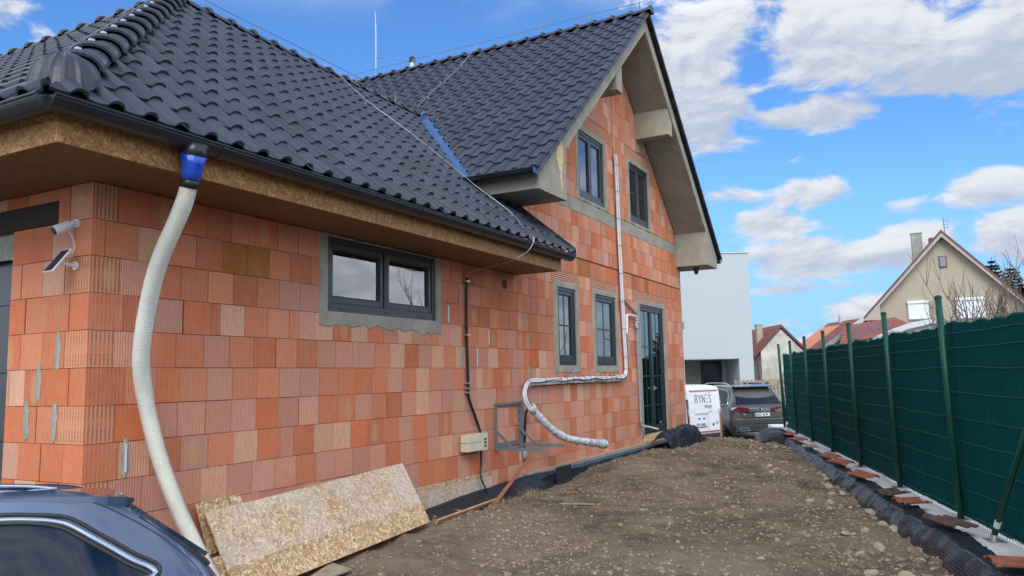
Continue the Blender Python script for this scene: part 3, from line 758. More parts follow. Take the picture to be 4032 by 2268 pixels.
# ------------------------------------------------ mortar smears in open joints
def smear(x, z, h, plane='Y', parent=wg, white=.0):
    mb = MB(); n = 14; w0 = .022
    L = []; Rr = []
    for i in range(n + 1):
        t = i / n; e = math.sin(PI * min(1, max(0, t))) ** .35
        zz = z - h / 2 + h * t
        L.append((x - w0 * e * (1 + 1.0 * abs(fb(x, zz, 1, 9))), zz)); Rr.append((x + w0 * e * (1.2 + 1.6 * abs(fb(x, zz, 4, 7))), zz))
    T = (lambda s, d, q: (s, -d, q)) if plane == 'Y' else (lambda s, d, q: (-d, s, q))
    for i in range(n):
        mb.face([T(L[i][0], .003, L[i][1]), T(x, .010, L[i][1]), T(x, .010, L[i + 1][1]), T(L[i + 1][0], .003, L[i + 1][1])])
        mb.face([T(x, .010, L[i][1]), T(Rr[i][0], .003, Rr[i][1]), T(Rr[i + 1][0], .003, Rr[i + 1][1]), T(x, .010, L[i + 1][1])])
    if white:
        for i in range(2, n - 2):
            mb.face([T(x - .010, .0115, L[i][1]), T(x + .008, .0115, L[i][1]), T(x + .008, .0115, L[i + 1][1]), T(x - .010, .0115, L[i + 1][1])], 1)
    mb.build('mortar_smear', ['mortar', 'insul_white'], parent)
for (x, z, h, wh) in [(4.36, 2.33, .25, 1), (5.28, 2.09, .26, 1), (4.65, 1.83, .28, 0), (4.99, 1.84, .30, 1), (6.36, 2.09, .26, 0), (6.36, 1.62, .27, 0), (.30, 1.10, .27, 1), (6.05, .58, .2, 1), (9.76, .57, .20, 1)]: smear(x, z, h, white=wh)
for (x, z, h) in [(.312, 1.83, .27), (.516, 1.62, .27), (.636, 1.36, .28), (.32, 1.35, .27)]: smear(x, z, h, 'X', pw)
# vent hole
mb = MB(); c = (5.72, -.006, 2.80); n = 20
for i in range(n):
    a, b = 2 * PI * i / n, 2 * PI * (i + 1) / n
    p = lambda a_, r_, y_: (c[0] + r_ * math.cos(a_), y_, c[2] + r_ * math.sin(a_))
    mb.face([p(a, .062, -.006), p(b, .062, -.006), p(b, .050, -.016), p(a, .050, -.016)]); mb.face([p(a, .05, -.016), p(b, .05, -.016), p(b, .045, -.004), p(a, .045, -.004)])
    mb.face([(c[0], -.004, c[2]), p(a, .045, -.004), p(b, .045, -.004)], 1)
mb.bar((5.72, -.010, 2.755), (5.72, -.010, 2.845), .008, .006, (0, 1, 0))
mb.build('wall_vent', ['rust', 'black_rubber'], wg)

# ------------------------------------------------ windows
def ring(mb, x0, x1, z0, z1, t, y0, y1, tb=None, mi=0):
    tb = tb or t
    mb.box((x0, y0, z0), (x0 + t, y1, z1), mi); mb.box((x1 - t, y0, z0), (x1, y1, z1), mi)
    mb.box((x0 + t, y0, z1 - t), (x1 - t, y1, z1), mi); mb.box((x0 + t, y0, z0), (x1 - t, y1, z0 + tb), mi)
def window(k_, kind, name='window', label=None, surround=(.1, .1, .1, .1), bars=0, curtain=None):
    x0, x1, z0, z1 = OP[k_]; yr = .012
    f = MB(); ring(f, x0 + .012, x1 - .012, z0 + .01, z1 - .01, .052, yr, yr + .08, .085 if kind != 'door' else .06)
    fo = f.build(name, 'frame_pvc', H, bevel=.004)
    if label: fo['label'] = label
    a, b, c, d = x0 + .064, x1 - .064, z0 + (.095 if kind != 'door' else .07), z1 - .062
    sashes = [(a, b)] if kind == 'single' else [(a, (a + b) / 2 - (.022 if kind == 'garage' else .002)), ((a + b) / 2 + (.022 if kind == 'garage' else .002), b)]
    if kind == 'garage':
        mb = MB(); mb.box(((a + b) / 2 - .022, yr + .002, c), ((a + b) / 2 + .022, yr + .07, d)); mb.build('mullion', 'frame_pvc_flat', fo)
    for (p, q) in sashes:
        mb = MB(); ring(mb, p, q, c, d, .055, yr + .012, yr + .07, .06); 
        ring(mb, p + .055, q - .055, c + .06, d - .055, .012, yr + .022, yr + .06)
        so = mb.build('sash', 'frame_pvc', fo, bevel=.003)
        mb = MB(); mb.box((p + .055, yr + .040, c + .06), (q - .055, yr + .046, d - .055)); mb.build('pane', 'glass', fo)
        if bars:
            mb = MB(); w_ = .010; hz = [(c + d) / 2] if bars == 1 else [c + (d - c) * t for t in (.2, .44, .68)]
            for h in hz: mb.box((p + .06, yr + .028, h - w_), (q - .06, yr + .036, h + w_))
            mb.box(((p + q) / 2 - w_ * .5, yr + .029, c + .06), ((p + q) / 2 + w_ * .5, yr + .035, d - .06)); mb.build('glazing_bar', 'frame_pvc_flat', fo)
        nd = 2 if kind == 'single' else 1
    # drainage caps on the frame foot
    for t in ([.25, .75] if x1 - x0 < 1 else [.12, .5, .88]):
        if kind == 'door': break
        mb = MB(); xx = x0 + (x1 - x0) * t; mb.box((xx - .018, yr - .006, z0 + .04), (xx + .018, yr, z0 + .052)); mb.build('drain_cap', 'frame_pvc_flat', fo)
    if kind == 'door':
        mb = MB(); xx = (x0 + x1) / 2; mb.box((xx + .008, yr - .012, 1.28), (xx + .036, yr + .012, 1.36)); mb.box((xx + .012, yr - .05, 1.31), (xx + .03, yr - .012, 1.33)); mb.build('handle', 'zinc', fo)
    # dark room behind
    mb = MB(); B = [(x0, .35), (x1, .35), (x1 + .1, 1.9), (x0 - .1, 1.9)]
    lo, hi = z0 - .05, z1 + .02
    for i, j in ((1, 2), (2, 3), (3, 0)):
        mb.face([(B[i][0], B[i][1], lo), (B[j][0], B[j][1], lo), (B[j][0], B[j][1], hi), (B[i][0], B[i][1], hi)])
    mb.face([(q[0], q[1], lo) for q in B]); mb.face([(q[0], q[1], hi) for q in B][::-1])
    for (xa, ya, xb, yb) in ((x0, .09, x0, .35), (x1, .35, x1, .09)): mb.face([(xa, ya, lo), (xb, yb, lo), (xb, yb, hi), (xa, ya, hi)])
    mb.face([(x0, .09, z0), (x1, .09, z0), (x1, .36, z0), (x0, .36, z0)]); mb.face([(x0, .09, z1), (x0, .36, z1), (x1, .36, z1), (x1, .09, z1)])
    mb.build('room', 'room', fo)
    for (p, q, zc, zd, mt_) in (curtain or []):
        mb = MB(); n = int((q - p) / .008)
        mb.grid(n, 1, lambda i, j: (p + i * .008, .10 + .022 * math.sin(i * .40 + 1.6 * math.sin(i * .07)), zc if j == 0 else zd)); mb.build('curtain', mt_, fo, smooth=True)
    # plaster surround, ragged outer edge
    l, r, bt, tp = surround; mb = MB(); pin = []; pout = []
    def side_pts(ax, ay, bx, by, ox, oy, bx2, by2, n):
        for i in range(n):
            t = i / n; pin.append((ax + (bx - ax) * t, ay + (by - ay) * t)); X, Z = ox + (bx2 - ox) * t, oy + (by2 - oy) * t
            pout.append((X, Z))
    X0, X1, Z0, Z1 = x0 - l, x1 + r, z0 - bt, z1 + tp; e = .012
    side_pts(x0 + e, z0 + e, x1 - e, z0 + e, X0, Z0, X1, Z0, 60); side_pts(x1 - e, z0 + e, x1 - e, z1 - e, X1, Z0, X1, Z1, 40)
    side_pts(x1 - e, z1 - e, x0 + e, z1 - e, X1, Z1, X0, Z1, 60); side_pts(x0 + e, z1 - e, x0 + e, z0 + e, X0, Z1, X0, Z0, 40)
    n = len(pin); cx, cz_ = (x0 + x1) / 2, (z0 + z1) / 2; po = []
    for i, (X, Z) in enumerate(pout):
        am = .055 if 5 < i < 55 and kind == 'garage' else (.028 if 5 < i < 55 else .012)
        k2 = am * (fb(X, Z, 2, 5, 5) + .5 * fb(X, Z, 6, 16, 3)); po.append((X + (k2 if not (0 <= i < 60 or 100 <= i < 160) else k2 * .2), Z + (k2 if (0 <= i < 60 or 100 <= i < 160) else k2 * .2)))
    for i in range(n):
        j = (i + 1) % n; mI = lambda q: (q[0], -.011 + .003 * fb(q[0], q[1], 1, 9), q[1])
        A, Bq, Cq, D = pin[i], pin[j], po[j], po[i]
        mi_ = lambda u_, v_, t: (u_[0] + (v_[0] - u_[0]) * t, u_[1] + (v_[1] - u_[1]) * t)
        A2, B2 = mi_(A, D, .85), mi_(Bq, Cq, .85)
        mb.face([mI(A), mI(Bq), mI(B2), mI(A2)]); mb.face([mI(A2), mI(B2), (Cq[0], .003, Cq[1]), (D[0], .003, D[1])])
        mb.face([(A[0], .09, A[1]), (Bq[0], .09, Bq[1]), mI(Bq), mI(A)])
    mb.build('plaster_surround', 'plaster_grey', fo)
    return fo
window('g', 'garage', label='wide dark-framed garage window right under the eaves', surround=(.10, .10, .14, .004))
window('v1', 'single', label='left of the two narrow ground-floor windows', surround=(.13, .10, .11, .09), bars=1, curtain=[(7.44, 7.98, 1.8, 2.35, 'curtain')])
window('v2', 'single', label='right of the two narrow ground-floor windows', surround=(.12, .09, .11, .08), bars=1, curtain=[(8.95, 9.7, 1.8, 2.3, 'curtain')])
window('d', 'door', 'terrace_door', 'tall double terrace door with glazing bars', surround=(.20, .12, .02, .07), bars=2, curtain=[(11.2, 11.42, .5, 2.2, 'curtain'), (11.95, 12.15, .5, 2.2, 'curtain')])
window('u1', 'double', label='left upper window with pale curtains', surround=(.10, .12, .04, .09), curtain=[(8.36, 9.4, 4.5, 5.6, 'curtain')])
window('u2', 'double', label='right upper window with glazing bars', surround=(.12, .12, .04, .09), bars=1, curtain=[(10.8, 11.8, 4.5, 5.2, 'room')])

# ------------------------------------------------ roofs
def tiles(mb, org, ud, sd_, wd_, gauge, nc, nr, keep, seed=0, prof=1):
    """wave tiles on a plane: org, unit eave direction, unit upslope direction"""
    org = Vector(org); ud = Vector(ud); sd_ = Vector(sd_); nrm = ud.cross(sd_).normalized()
    if nrm.z < 0: nrm = -nrm
    rs_ = random.Random(seed); S = [0, .08, .22, .38, .50, .525, .55, .60, .67, .76, .85, .91, .95, .975, .985, 1.0]
    def h(t):
        if t < .52: return -.006 * math.sin(PI * t / .52)
        c0_, wl_ = .76, (.24 if t < .76 else .225)
        return .041 * max(0.0, 1 - ((t - c0_) / wl_) ** 2) ** .62 + .001
    hs = [h(t) for t in S]
    for r in range(nr):
        for c_ in range(nc):
            mid = org + ud * wd_ * (c_ + .5) + sd_ * gauge * (r + .5)
            v0 = keep(mid)
            if v0 == 0: continue
            tone = rs_.random(); jl = rs_.uniform(-.002, .003); low = []; up = []; lip = []
            for t, hh in zip(S, hs):
                tt = t if prof > 0 else 1 - t
                base = org + ud * wd_ * (c_ + tt)
                low.append(base + sd_ * gauge * (r - .10) + nrm * (hh + .026 + jl)); up.append(base + sd_ * gauge * (r + 1.0) + nrm * (hh + .004 + jl)); lip.append(low[-1] - nrm * .020)
            fs = []
            for i in range(len(S) - 1):
                fs.append([low[i], low[i + 1], up[i + 1], up[i]]); fs.append([lip[i], lip[i + 1], low[i + 1], low[i]])
            for f in fs:
                if v0 == 2: f = clip3(f, keep.planes(mid))
                if len(f) >= 3: mb.face(f, 0, None, tone, None)
def clip3(poly, planes):
    for (a, b, c) in planes:
        out = []
        for i in range(len(poly)):
            p, q = poly[i], poly[(i + 1) % len(poly)]; dp_, dq = a * p.x + b * p.y + c, a * q.x + b * q.y + c
            if dp_ >= 0: out.append(p)
            if (dp_ >= 0) != (dq >= 0): out.append(p.lerp(q, dp_ / (dp_ - dq)))
        poly = out
        if len(poly) < 3: return poly
    return poly
class Keep:
    def __init__(s, fn): s.fn = fn
    def __call__(s, p):
        pl = s.fn(p); v = min((a * p.x + b * p.y + c) / math.hypot(a, b) for a, b, c in pl)
        return 0 if v < -.45 else (1 if v > .45 else 2)
    def planes(s, p): return s.fn(p)
gs = Vector((0, 1, GS)).normalized(); gl = Vector((1, 0, GS)).normalized()
ROOFG = MB()
def kf(p):
    if p.x - p.y > 6.05 or p.y < .05 and p.x > 4: return [(-1, 0, 6.20), (0, -1, .30 if p.x > 5.3 else 3)]
    return [(1, -1, 0), (0, -1, RID), (-1, 1, 4.86)]
tiles(ROOFG, (-.83 - .225 * 0, -.80, 3.19), (1, 0, 0), gs, .225, .342, 36, 13, Keep(lambda p: [(1, -1, .0), (0, -1, RID), (-1, 1, 4.88)] if p.y > .30 else [(1, -1, .0), (-1, 0, 6.20), (0, 1, 1)]), 1)
gr = ROOFG.build('garage_roof', 'roof_tile', H)
ROOFL = MB()
tiles(ROOFL, (-.80, 9.0, 3.19), (0, -1, 0), gl, .225, .342, 45, 13, Keep(lambda p: [(-1, 1, 0), (-1, 0, RID)]), 2)
ROOFL.build('side_slope', 'roof_tile', gr)
mb = MB()   # underlay and the hidden inner slopes
gq = lambda x, y, t: (x, y, gzr(t) - .03)
mb.face([gq(-.72, -.72, -.72), gq(6.15, -.72, -.72), gq(6.15, .2, .2), gq(5.1, .2, .2), gq(7.45, RID, RID), gq(RID, RID, RID)])
mb.face([gq(-.72, 9, -.72), gq(-.72, -.72, -.72), gq(RID, RID, RID), gq(RID, 9, RID)])
mb.face([gq(RID, RID, RID), gq(8.2, RID, RID), (8.2, 6, gzr(RID) - 2.8), (RID + 3.4, 6, gzr(RID) - 2.8)]); mb.face([gq(RID, RID, RID), (RID + 3.4, 6, gzr(RID) - 2.8), (RID + 3.4, 9, gzr(RID) - 2.8), gq(RID, 9, RID)])
mb.build('underlay', 'metal_black', gr)
ts = Vector((1, 0, TS)).normalized(); ts2 = Vector((-1, 0, TS)).normalized()
GW = 7.0; ex = 5.30
ROOFT = MB(); nT = 40
tiles(ROOFT, (ex, -.76 + .2585 * nT, tzr(ex)), (0, -1, 0), ts, .2585, .3585, nT, 17, Keep(lambda p: [(1, -1, -5.05), (-1, 0, TX)] if p.y < 2.45 and p.y > .34 else [(-1, 0, TX), (0, -1, 9.2), (0, 1, .765)]), 3)
tr = ROOFT.build('gable_roof', 'roof_tile', H)
ROOFR = MB()
tiles(ROOFR, (2 * TX - ex, -.76, tzr(ex)), (0, 1, 0), ts2, .2585, .3585, nT, 17, Keep(lambda p: [(1, 0, -TX), (0, -1, 9.2), (0, 1, 1)]), 4)
ROOFR.build('far_slope', 'roof_tile', tr)
mb = MB()   # verge flaps, one per course, both sides of the gable
for sgn in (1, -1):
    for r in range(17):
        g = .3585 * r; q0 = ex + ts.x * (g - .036); q1 = ex + ts.x * (g + .345)
        X0, X1 = (q0, q1) if sgn > 0 else (2 * TX - q0, 2 * TX - q1)
        z0, z1 = tzr(q0) + .045, tzr(q1) + .02
        mb.hexa([(X0, -.785, z0 - .085), (X1, -.785, z1 - .055), (X1, -.772, z1 - .055), (X0, -.772, z0 - .085), (X0, -.785, z0 + .004), (X1, -.785, z1 + .004), (X1, -.772, z1 + .004), (X0, -.772, z0 + .004)])
mb.build('verge_flaps', 'roof_tile', tr)
def caps(mb, p0, p1, pitch, r, up=(0, 0, 1)):
    p0 = Vector(p0); p1 = Vector(p1); d = (p1 - p0).normalized(); L = (p1 - p0).length; x = d.cross(Vector(up)).normalized(); z = x.cross(d); n = 12
    rs_ = random.Random(5); k = 0; s = 0
    while s < L - .02:
        e = min(s + pitch, L); tone = rs_.random()
        secs = [(s - .045, r * 1.22, .012), (s - .012, r * 1.30, .018), (s + .02, r * 1.20, .010), (s + .035, r * 1.08, .006), (e, r * .98, -.004)]
        rings = []
        for (q, rr, hh) in secs:
            rings.append([p0 + d * q + x * (math.cos(PI * i / n) * rr * 1.05) + z * (math.sin(PI * i / n) * rr * .80 + hh - .035) for i in range(n + 1)])
        rings.insert(0, [v + (p0 + d * (s - .045) - v).normalized() * .018 for v in rings[0]])
        for a in range(len(rings) - 1):
            for i in range(n): mb.face([rings[a][i], rings[a][i + 1], rings[a + 1][i + 1], rings[a + 1][i]], 0, None, tone, None)
        mb.box(*[tuple(p0 + d * (s - .0 + o_) + z * (r * .80 + .0 + h_) + Vector((w_, w_, 0))) for o_, h_, w_ in ((-.015, -.01, -.007), (.02, .008, .007))], 1)
        s += pitch
RZ = gzr(RID)
mb = MB(); caps(mb, (-.62, -.62, gzr(-.62) + .02), (RID, RID, RZ + .03), .395, .112); hipc = mb.build('hip_cap', ['roof_tile', 'zinc'], gr)
mb = MB(); caps(mb, (RID + .1, RID, RZ + .02), (7.62, RID, RZ + .02), .36, .10); mb.build('ridge_cap', ['roof_tile', 'zinc'], gr)
mb = MB(); caps(mb, (RID, RID + .15, RZ + .02), (RID, 9.0, RZ + .02), .37, .10); mb.build('ridge_cap', ['roof_tile', 'zinc'], gr)
mb = MB(); caps(mb, (TX, -.79, TZ + .02), (TX, 9.2, TZ + .02), .357, .10)
for i in range(12):    # closing disc
    a, b = PI * i / 12, PI * (i + 1) / 12; mb.face([(TX, -.838, TZ - .03), (TX + .135 * math.cos(a), -.835, TZ + .01 + .11 * math.sin(a)), (TX + .135 * math.cos(b), -.835, TZ + .01 + .11 * math.sin(b))], 0, None, .4, None)
mb.build('ridge_cap', ['roof_tile', 'zinc'], tr)
# ribbed shell closing the foot of the hip
mb = MB(); c0 = Vector((-.60, -.60, gzr(-.6) + .035)); nn, mm = 28, 8
dn = Vector((-1, -1, 0)).normalized(); lt = Vector((1, -1, 0)).normalized()
def shell(i, j):
    a = PI * i / nn - PI / 2; t = j / mm; rr = .185 * math.sin(t * PI / 2); rib = 1 + (.05 if i % 4 == 0 else 0)
    return c0 + (dn * math.cos(a) + lt * math.sin(a)) * rr * rib + Vector((0, 0, 1)) * (.12 * math.cos(t * PI / 2) * rib - .05 * t - .15 * max(0, math.cos(a)) * t * t)
mb.grid(nn, mm, shell); mb.build('hip_shell', 'roof_tile', gr)
# blue valley flashing and black wall flashing
mb = MB()
gx = lambda d_, y: (y + d_, y, max(gzr(y) + .015, tzr(y + d_) + .020))
for i in range(3):
    ya, yb = .22 + 2.5 * i / 3, .22 + 2.5 * (i + 1) / 3; o_ = Vector((0, 0, .004 * (i)))
    for d0, d1 in ((4.84, 4.97), (4.97, 5.10)): mb.face([Vector(gx(d0, ya)) + o_, Vector(gx(d1, ya)) + o_, Vector(gx(d1, yb)) + o_, Vector(gx(d0, yb)) + o_])
mb.build('valley_flashing', 'flash_blue', gr)
mb = MB(); 
for (y0, y1) in ((-.80, -.01),):
    mb.hexa([(6.19, y0, gzr(y0) - .02), (6.27, y0, gzr(y0) - .02), (6.27, y1, gzr(y1) - .02), (6.19, y1, gzr(y1) - .02), (6.19, y0, gzr(y0) + .085), (6.27, y0, gzr(y0) + .085), (6.27, y1, gzr(y1) + .085), (6.19, y1, gzr(y1) + .085)])
mb.hexa([(6.0, -.008, 3.80), (6.36, -.008, 3.80), (6.36, -.001, 3.80), (6.0, -.001, 3.80), (6.0, -.008, 3.98), (6.16, -.008, 3.98), (6.16, -.001, 3.98), (6.0, -.001, 3.98)])
mb.build('wall_flashing', 'metal_black', gr)
# soffit and fascia boards of the garage eaves
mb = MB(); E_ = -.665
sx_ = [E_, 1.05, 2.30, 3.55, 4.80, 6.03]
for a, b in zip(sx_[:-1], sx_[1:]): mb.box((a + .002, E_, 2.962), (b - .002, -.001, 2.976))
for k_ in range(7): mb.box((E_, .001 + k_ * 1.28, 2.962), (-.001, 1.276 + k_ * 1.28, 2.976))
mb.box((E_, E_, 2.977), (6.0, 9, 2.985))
mb.build('soffit', 'osb_soffit_shaded', gr)
mb = MB(); mb.box((E_, E_ - .014, 2.95), (6.04, E_, 3.14)); mb.box((E_ - .014, E_ - .014, 2.95), (E_, 9, 3.14)); mb.box((6.03, E_, 2.955), (6.045, -.001, 3.16)); mb.build('fascia_board', 'osb_fascia_shaded', gr)
def gutter(mb, p0, p1, r, endcap=True, z=(0, 0, 1)):
    p0, p1 = Vector(p0), Vector(p1); d = (p1 - p0).normalized(); x = d.cross(Vector(z)).normalized(); n = 14
    L = (p1 - p0).length; nj = max(1, int(L / 1.0)); ss = [L * k / nj for k in range(nj + 1)]
    def ringp(q, rr): return [p0 + d * q + x * (math.cos(PI + PI * i / n) * rr) + Vector((0, 0, math.sin(PI + PI * i / n) * rr * .95)) for i in range(n + 1)]
    for a, b in zip(ss[:-1], ss[1:]):
        A, B = ringp(a, r), ringp(b, r); A2, B2 = ringp(a, r - .006), ringp(b, r - .006)
        for i in range(n): mb.face([A[i], A[i + 1], B[i + 1], B[i]]); mb.face([A2[i + 1], A2[i], B2[i], B2[i + 1]])
    for sgn in (-1, 1): mb.tube([p0 + x * r * sgn, p1 + x * r * sgn], .010, 8)
    for q in ss[1:-1]:
        A, B = ringp(q - .025, r + .005), ringp(q + .025, r + .005); 
        for i in range(n): mb.face([A[i], A[i + 1], B[i + 1], B[i]])
        mb.face(A); mb.face(B[::-1])
    if endcap:
        for q in (0, L): mb.face([p0 + d * q] + ringp(q, r))
mb = MB(); gutter(mb, (-.80, -.775, 3.155), (6.13, -.775, 3.155), .075); g1 = mb.build('gutter', 'metal_black', gr); mb = MB(); gutter(mb, (-.785, 9, 3.155), (-.785, -.78, 3.155), .075)
g1 = mb.build('gutter', 'metal_black', gr, smooth=False)
mb = MB(); mb.tube([(.155, -.785, 3.12), (.156, -.782, 3.06), (.158, -.775, 3.00), (.16, -.765, 2.96)], [.092, .080, .062, .055], 18); mb.build('outlet', 'metal_black', gr, smooth=True)
# gable roof eaves boxes, rake boards, sloped soffit, purlin boxes (all rendered grey)
SO = lambda x: 7.764 - .845 * abs(TX - x)         # underside line
TO = lambda x: tzr(x) - .055
def band(mb, xa, xb, y0, y1, lo, hi, mi=0):
    mb.hexa([(xa, y0, lo(xa)), (xb, y0, lo(xb)), (xb, y1, lo(xb)), (xa, y1, lo(xa)), (xa, y0, hi(xa)), (xb, y0, hi(xb)), (xb, y1, hi(xb)), (xa, y1, hi(xa))], mi)
mb = MB()
for s_ in (1, -1):
    X = lambda x: x if s_ > 0 else 2 * TX - x
    def poly(pts): return [(X(p[0]), -.692, p[1]) for p in pts]
    pts = [(5.395, 3.93), (6.26, 3.93), (6.26, SO(6.26)), (TX, SO(TX)), (TX, TO(TX)), (5.395, TO(5.395))]
    for seg in ([(5.395, 3.93), (6.26, 3.93), (6.26, TO(6.26)), (5.395, TO(5.395))], [(6.26, SO(6.26)), (TX, SO(TX)), (TX, TO(TX)), (6.26, TO(6.26))]):
        P_ = poly(seg); P_ = P_ if s_ > 0 else P_[::-1]; mb.extrude(P_, (0, .05, 0))
    # eaves box body
    a, b = sorted((X(5.395), X(6.26)))
    mb.hexa([(a, -.642, 3.93), (b, -.642, 3.93), (b, -.001, 3.93), (a, -.001, 3.93), (a, -.642, TO(a)), (b, -.642, TO(b)), (b, -.001, TO(b)), (a, -.001, TO(a))])
    a, b = sorted((X(5.397), X(5.99)))
    mb.hexa([(a, 0, 3.932), (b, 0, 3.932), (b, 9, 3.932), (a, 9, 3.932), (a, 0, TO(a)), (b, 0, TO(b)), (b, 9, TO(b)), (a, 9, TO(a))])
    a, b = sorted((X(8.43), X(8.69)))
    mb.hexa([(a, -.668, 6.19), (b, -.668, 6.19), (b, -.001, 6.19), (a, -.001, 6.19), (a, -.668, SO(a) + .02), (b, -.668, SO(b) + .02), (b, -.001, SO(b) + .02), (a, -.001, SO(a) + .02)])
mb.build('eaves_render', 'plaster_grey', tr, bevel=.008)
mb = MB()
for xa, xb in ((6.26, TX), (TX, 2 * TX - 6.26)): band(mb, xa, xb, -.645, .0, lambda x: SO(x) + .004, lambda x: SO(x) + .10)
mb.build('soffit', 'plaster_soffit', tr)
mb = MB(); band(mb, 11.6, 13.62, -.008, .015, lambda x: SO(x) - .035, lambda x: SO(x) + .002); band(mb, 8.9, 9.9, -.008, .015, lambda x: SO(x) - .03, lambda x: SO(x) + .002); band(mb, 10.0, 11.2, -.008, .015, lambda x: SO(x) - .035, lambda x: SO(x) + .002); mb.build('top_joint', 'rust', tr)
mb = MB()    # exposed insulation where the render broke off
pts = [(5.98, 4.70), (6.12, 4.72), (6.17, 4.62), (6.15, 4.45), (6.12, 4.35), (6.11, 4.18), (6.13, 4.02), (6.09, 4.05), (6.05, 4.25), (6.0, 4.38), (5.95, 4.44), (5.97, 4.58)]
mb.extrude([(p[0] + .012 * fb(p[0], p[1], 0, 20), -.6935, p[1]) for p in pts], (0, -.004, 0)); 
for i in range(30):
    x = 6.3 + i * .118; w_ = .04 + .03 * abs(fb(x, 1, 2, 7)); c_ = TO(x) - .03 - .02 * abs(fb(x, 2, 2, 5))
    if fb(x, 5, 5, 3) > -.12: mb.extrude([(x - .05, -.6935, c_ - .05), (x + .04, -.6935, c_ + .025), (x + .07, -.6935, c_ + .045), (x + .02, -.6935, c_ - w_ * .3)], (0, -.004, 0))
mb.build('bare_insulation', 'insul', tr)
mb = MB(); gutter(mb, (5.245, 1.0, 4.145), (5.245, -.735, 4.145), .070); mb.build('gutter', 'metal_black', tr); mb = MB(); gutter(mb, (2 * TX - 5.245, -.735, 4.13), (2 * TX - 5.245, 9, 4.13), .07); mb.build('gutter', 'metal_black', tr)
mb = MB(); mb.box((5.17, -.742, 4.075), (5.32, -.736, 4.15)); mb.build('gutter_end', 'flash_blue', tr)
mb = MB(); mb.tube([(13.98, -.35, 3.93), (13.98, -.35, 3.86)], .07, 12); mb.tube([(13.98, -.35, 3.86), (13.98, -.35, 3.78)], [.055, .04], 12); mb.build('downpipe_stub', 'metal_black', tr)
mb = MB()
band(mb, 5.38, TX, -.64, 9.1, lambda x: TO(x) - .03, lambda x: TO(x)); band(mb, TX, 2 * TX - 5.38, -.64, 9.1, lambda x: TO(x) - .03, lambda x: TO(x)); mb.build('underlay', 'metal_black', tr)
mb = MB(); mb.tube([(10.2, 4.62, 8.0), (10.2, 4.62, 8.40)], .05, 12); mb.tube([(10.2, 4.62, 8.40), (10.2, 4.62, 8.50), (10.2, 4.62, 8.53)], [.07, .07, .04], 12, 1); mb.build('vent_pipe', ['zinc', 'metal_black'], tr)
# ================================================================== THINGS ON AND AGAINST THE HOUSE
# drain hose taped to the gutter outlet
path = resample(spline([(.168, -.735, 2.89), (.176, -.69, 2.79), (.184, -.62, 2.68), (.177, -.45, 2.39), (.212, -.30, 2.085), (.253, -.20, 1.772), (.323, -.16, 1.505), (.397, -.20, 1.154), (.472, -.30, .805), (.527, -.42, .542), (.60, -.56, .25), (.70, -.70, .02)], 14), .0029)
hs_ = thing('drain_hose', 'long cream corrugated drain hose hanging from the gutter outlet with blue tape', 'hose', (.6, -.56, 0))
mb = MB(); mb.tube(path, .05, 22, rf=lambda i, l: (.0565, .0545, .0475, .047)[i % 4] if i < 1e9 else 0); mb.build('corrugated_tube', 'hose', hs_, smooth=True)
mb = MB(); mb.tube([(.157, -.782, 3.055), (.160, -.765, 3.00), (.163, -.755, 2.95), (.167, -.742, 2.905)], [.086, .070, .066, .062], 22, rf=None); mb.build('blue_tape', 'tape_blue', hs_, smooth=True)
mb = MB(); mb.tube([(.167, -.743, 2.91), (.172, -.725, 2.855)], [.0605, .060], 22); mb.build('black_tape', 'black_rubber', hs_, smooth=True)
# white cable bundle
cb = thing('pipe_bundle', 'thick white bundle of insulated pipes running down the gable wall and jutting out', 'pipe', (10, 0, .6))
main = [(9.90, -.045, 5.55), (9.93, -.045, 5.17), (9.94, -.045, 4.29), (9.97, -.045, 3.5), (10.0, -.045, 2.86), (10.04, -.045, 2.18), (10.06, -.05, 1.78), (10.02, -.055, 1.62), (9.85, -.055, 1.545), (9.3, -.06, 1.53), (8.5, -.06, 1.535), (7.78, -.06, 1.53), (7.0, -.06, 1.525), (6.42, -.06, 1.52), (6.22, -.065, 1.50), (6.10, -.08, 1.43), (6.04, -.10, 1.33), (6.09, -.14, 1.20), (6.36, -.22, .965), (6.71, -.32, .763), (7.04, -.42, .686), (7.30, -.48, .645)]
ms = resample(spline(main, 8), .045)
nb = 0
for k_, (oy, oz, r_) in enumerate([(0, 0, .019), (.030, .006, .017), (-.004, .028, .016), (-.030, .002, .016), (.028, -.024, .013)]):
    pp = []
    for i, p in enumerate(ms):
        t = (ms[min(i + 1, len(ms) - 1)] - ms[max(0, i - 1)]).normalized(); sd2 = t.cross(Vector((0, 1, 0))).normalized()
        wob_ = .006 * fb(i * .05, k_ * 3.3, 0, 2.2, 2) if 80 < i < 170 else .002 * fb(i * .05, k_ * 3.3, 0, 2.2, 2)
        pp.append(p + sd2 * (oy + wob_ * 2) + Vector((0, -1, 0)) * (oz + wob_))
    mb = MB(); mb.tube(pp, r_, 10); mb.build('insulated_pipe', 'insul_white', cb, smooth=True)
pp = [p + Vector((0, -.045, 0)) + (ms[min(i + 1, len(ms) - 1)] - ms[max(0, i - 1)]).normalized().cross(Vector((0, 1, 0))) * (.012 * math.sin(i * .35)) for i, p in enumerate(ms) if 70 < i < 185]
mb = MB(); mb.tube(pp, .0065, 6); mb.build('signal_cable', 'black_rubber', cb, smooth=True)
mb = MB(); i = 4
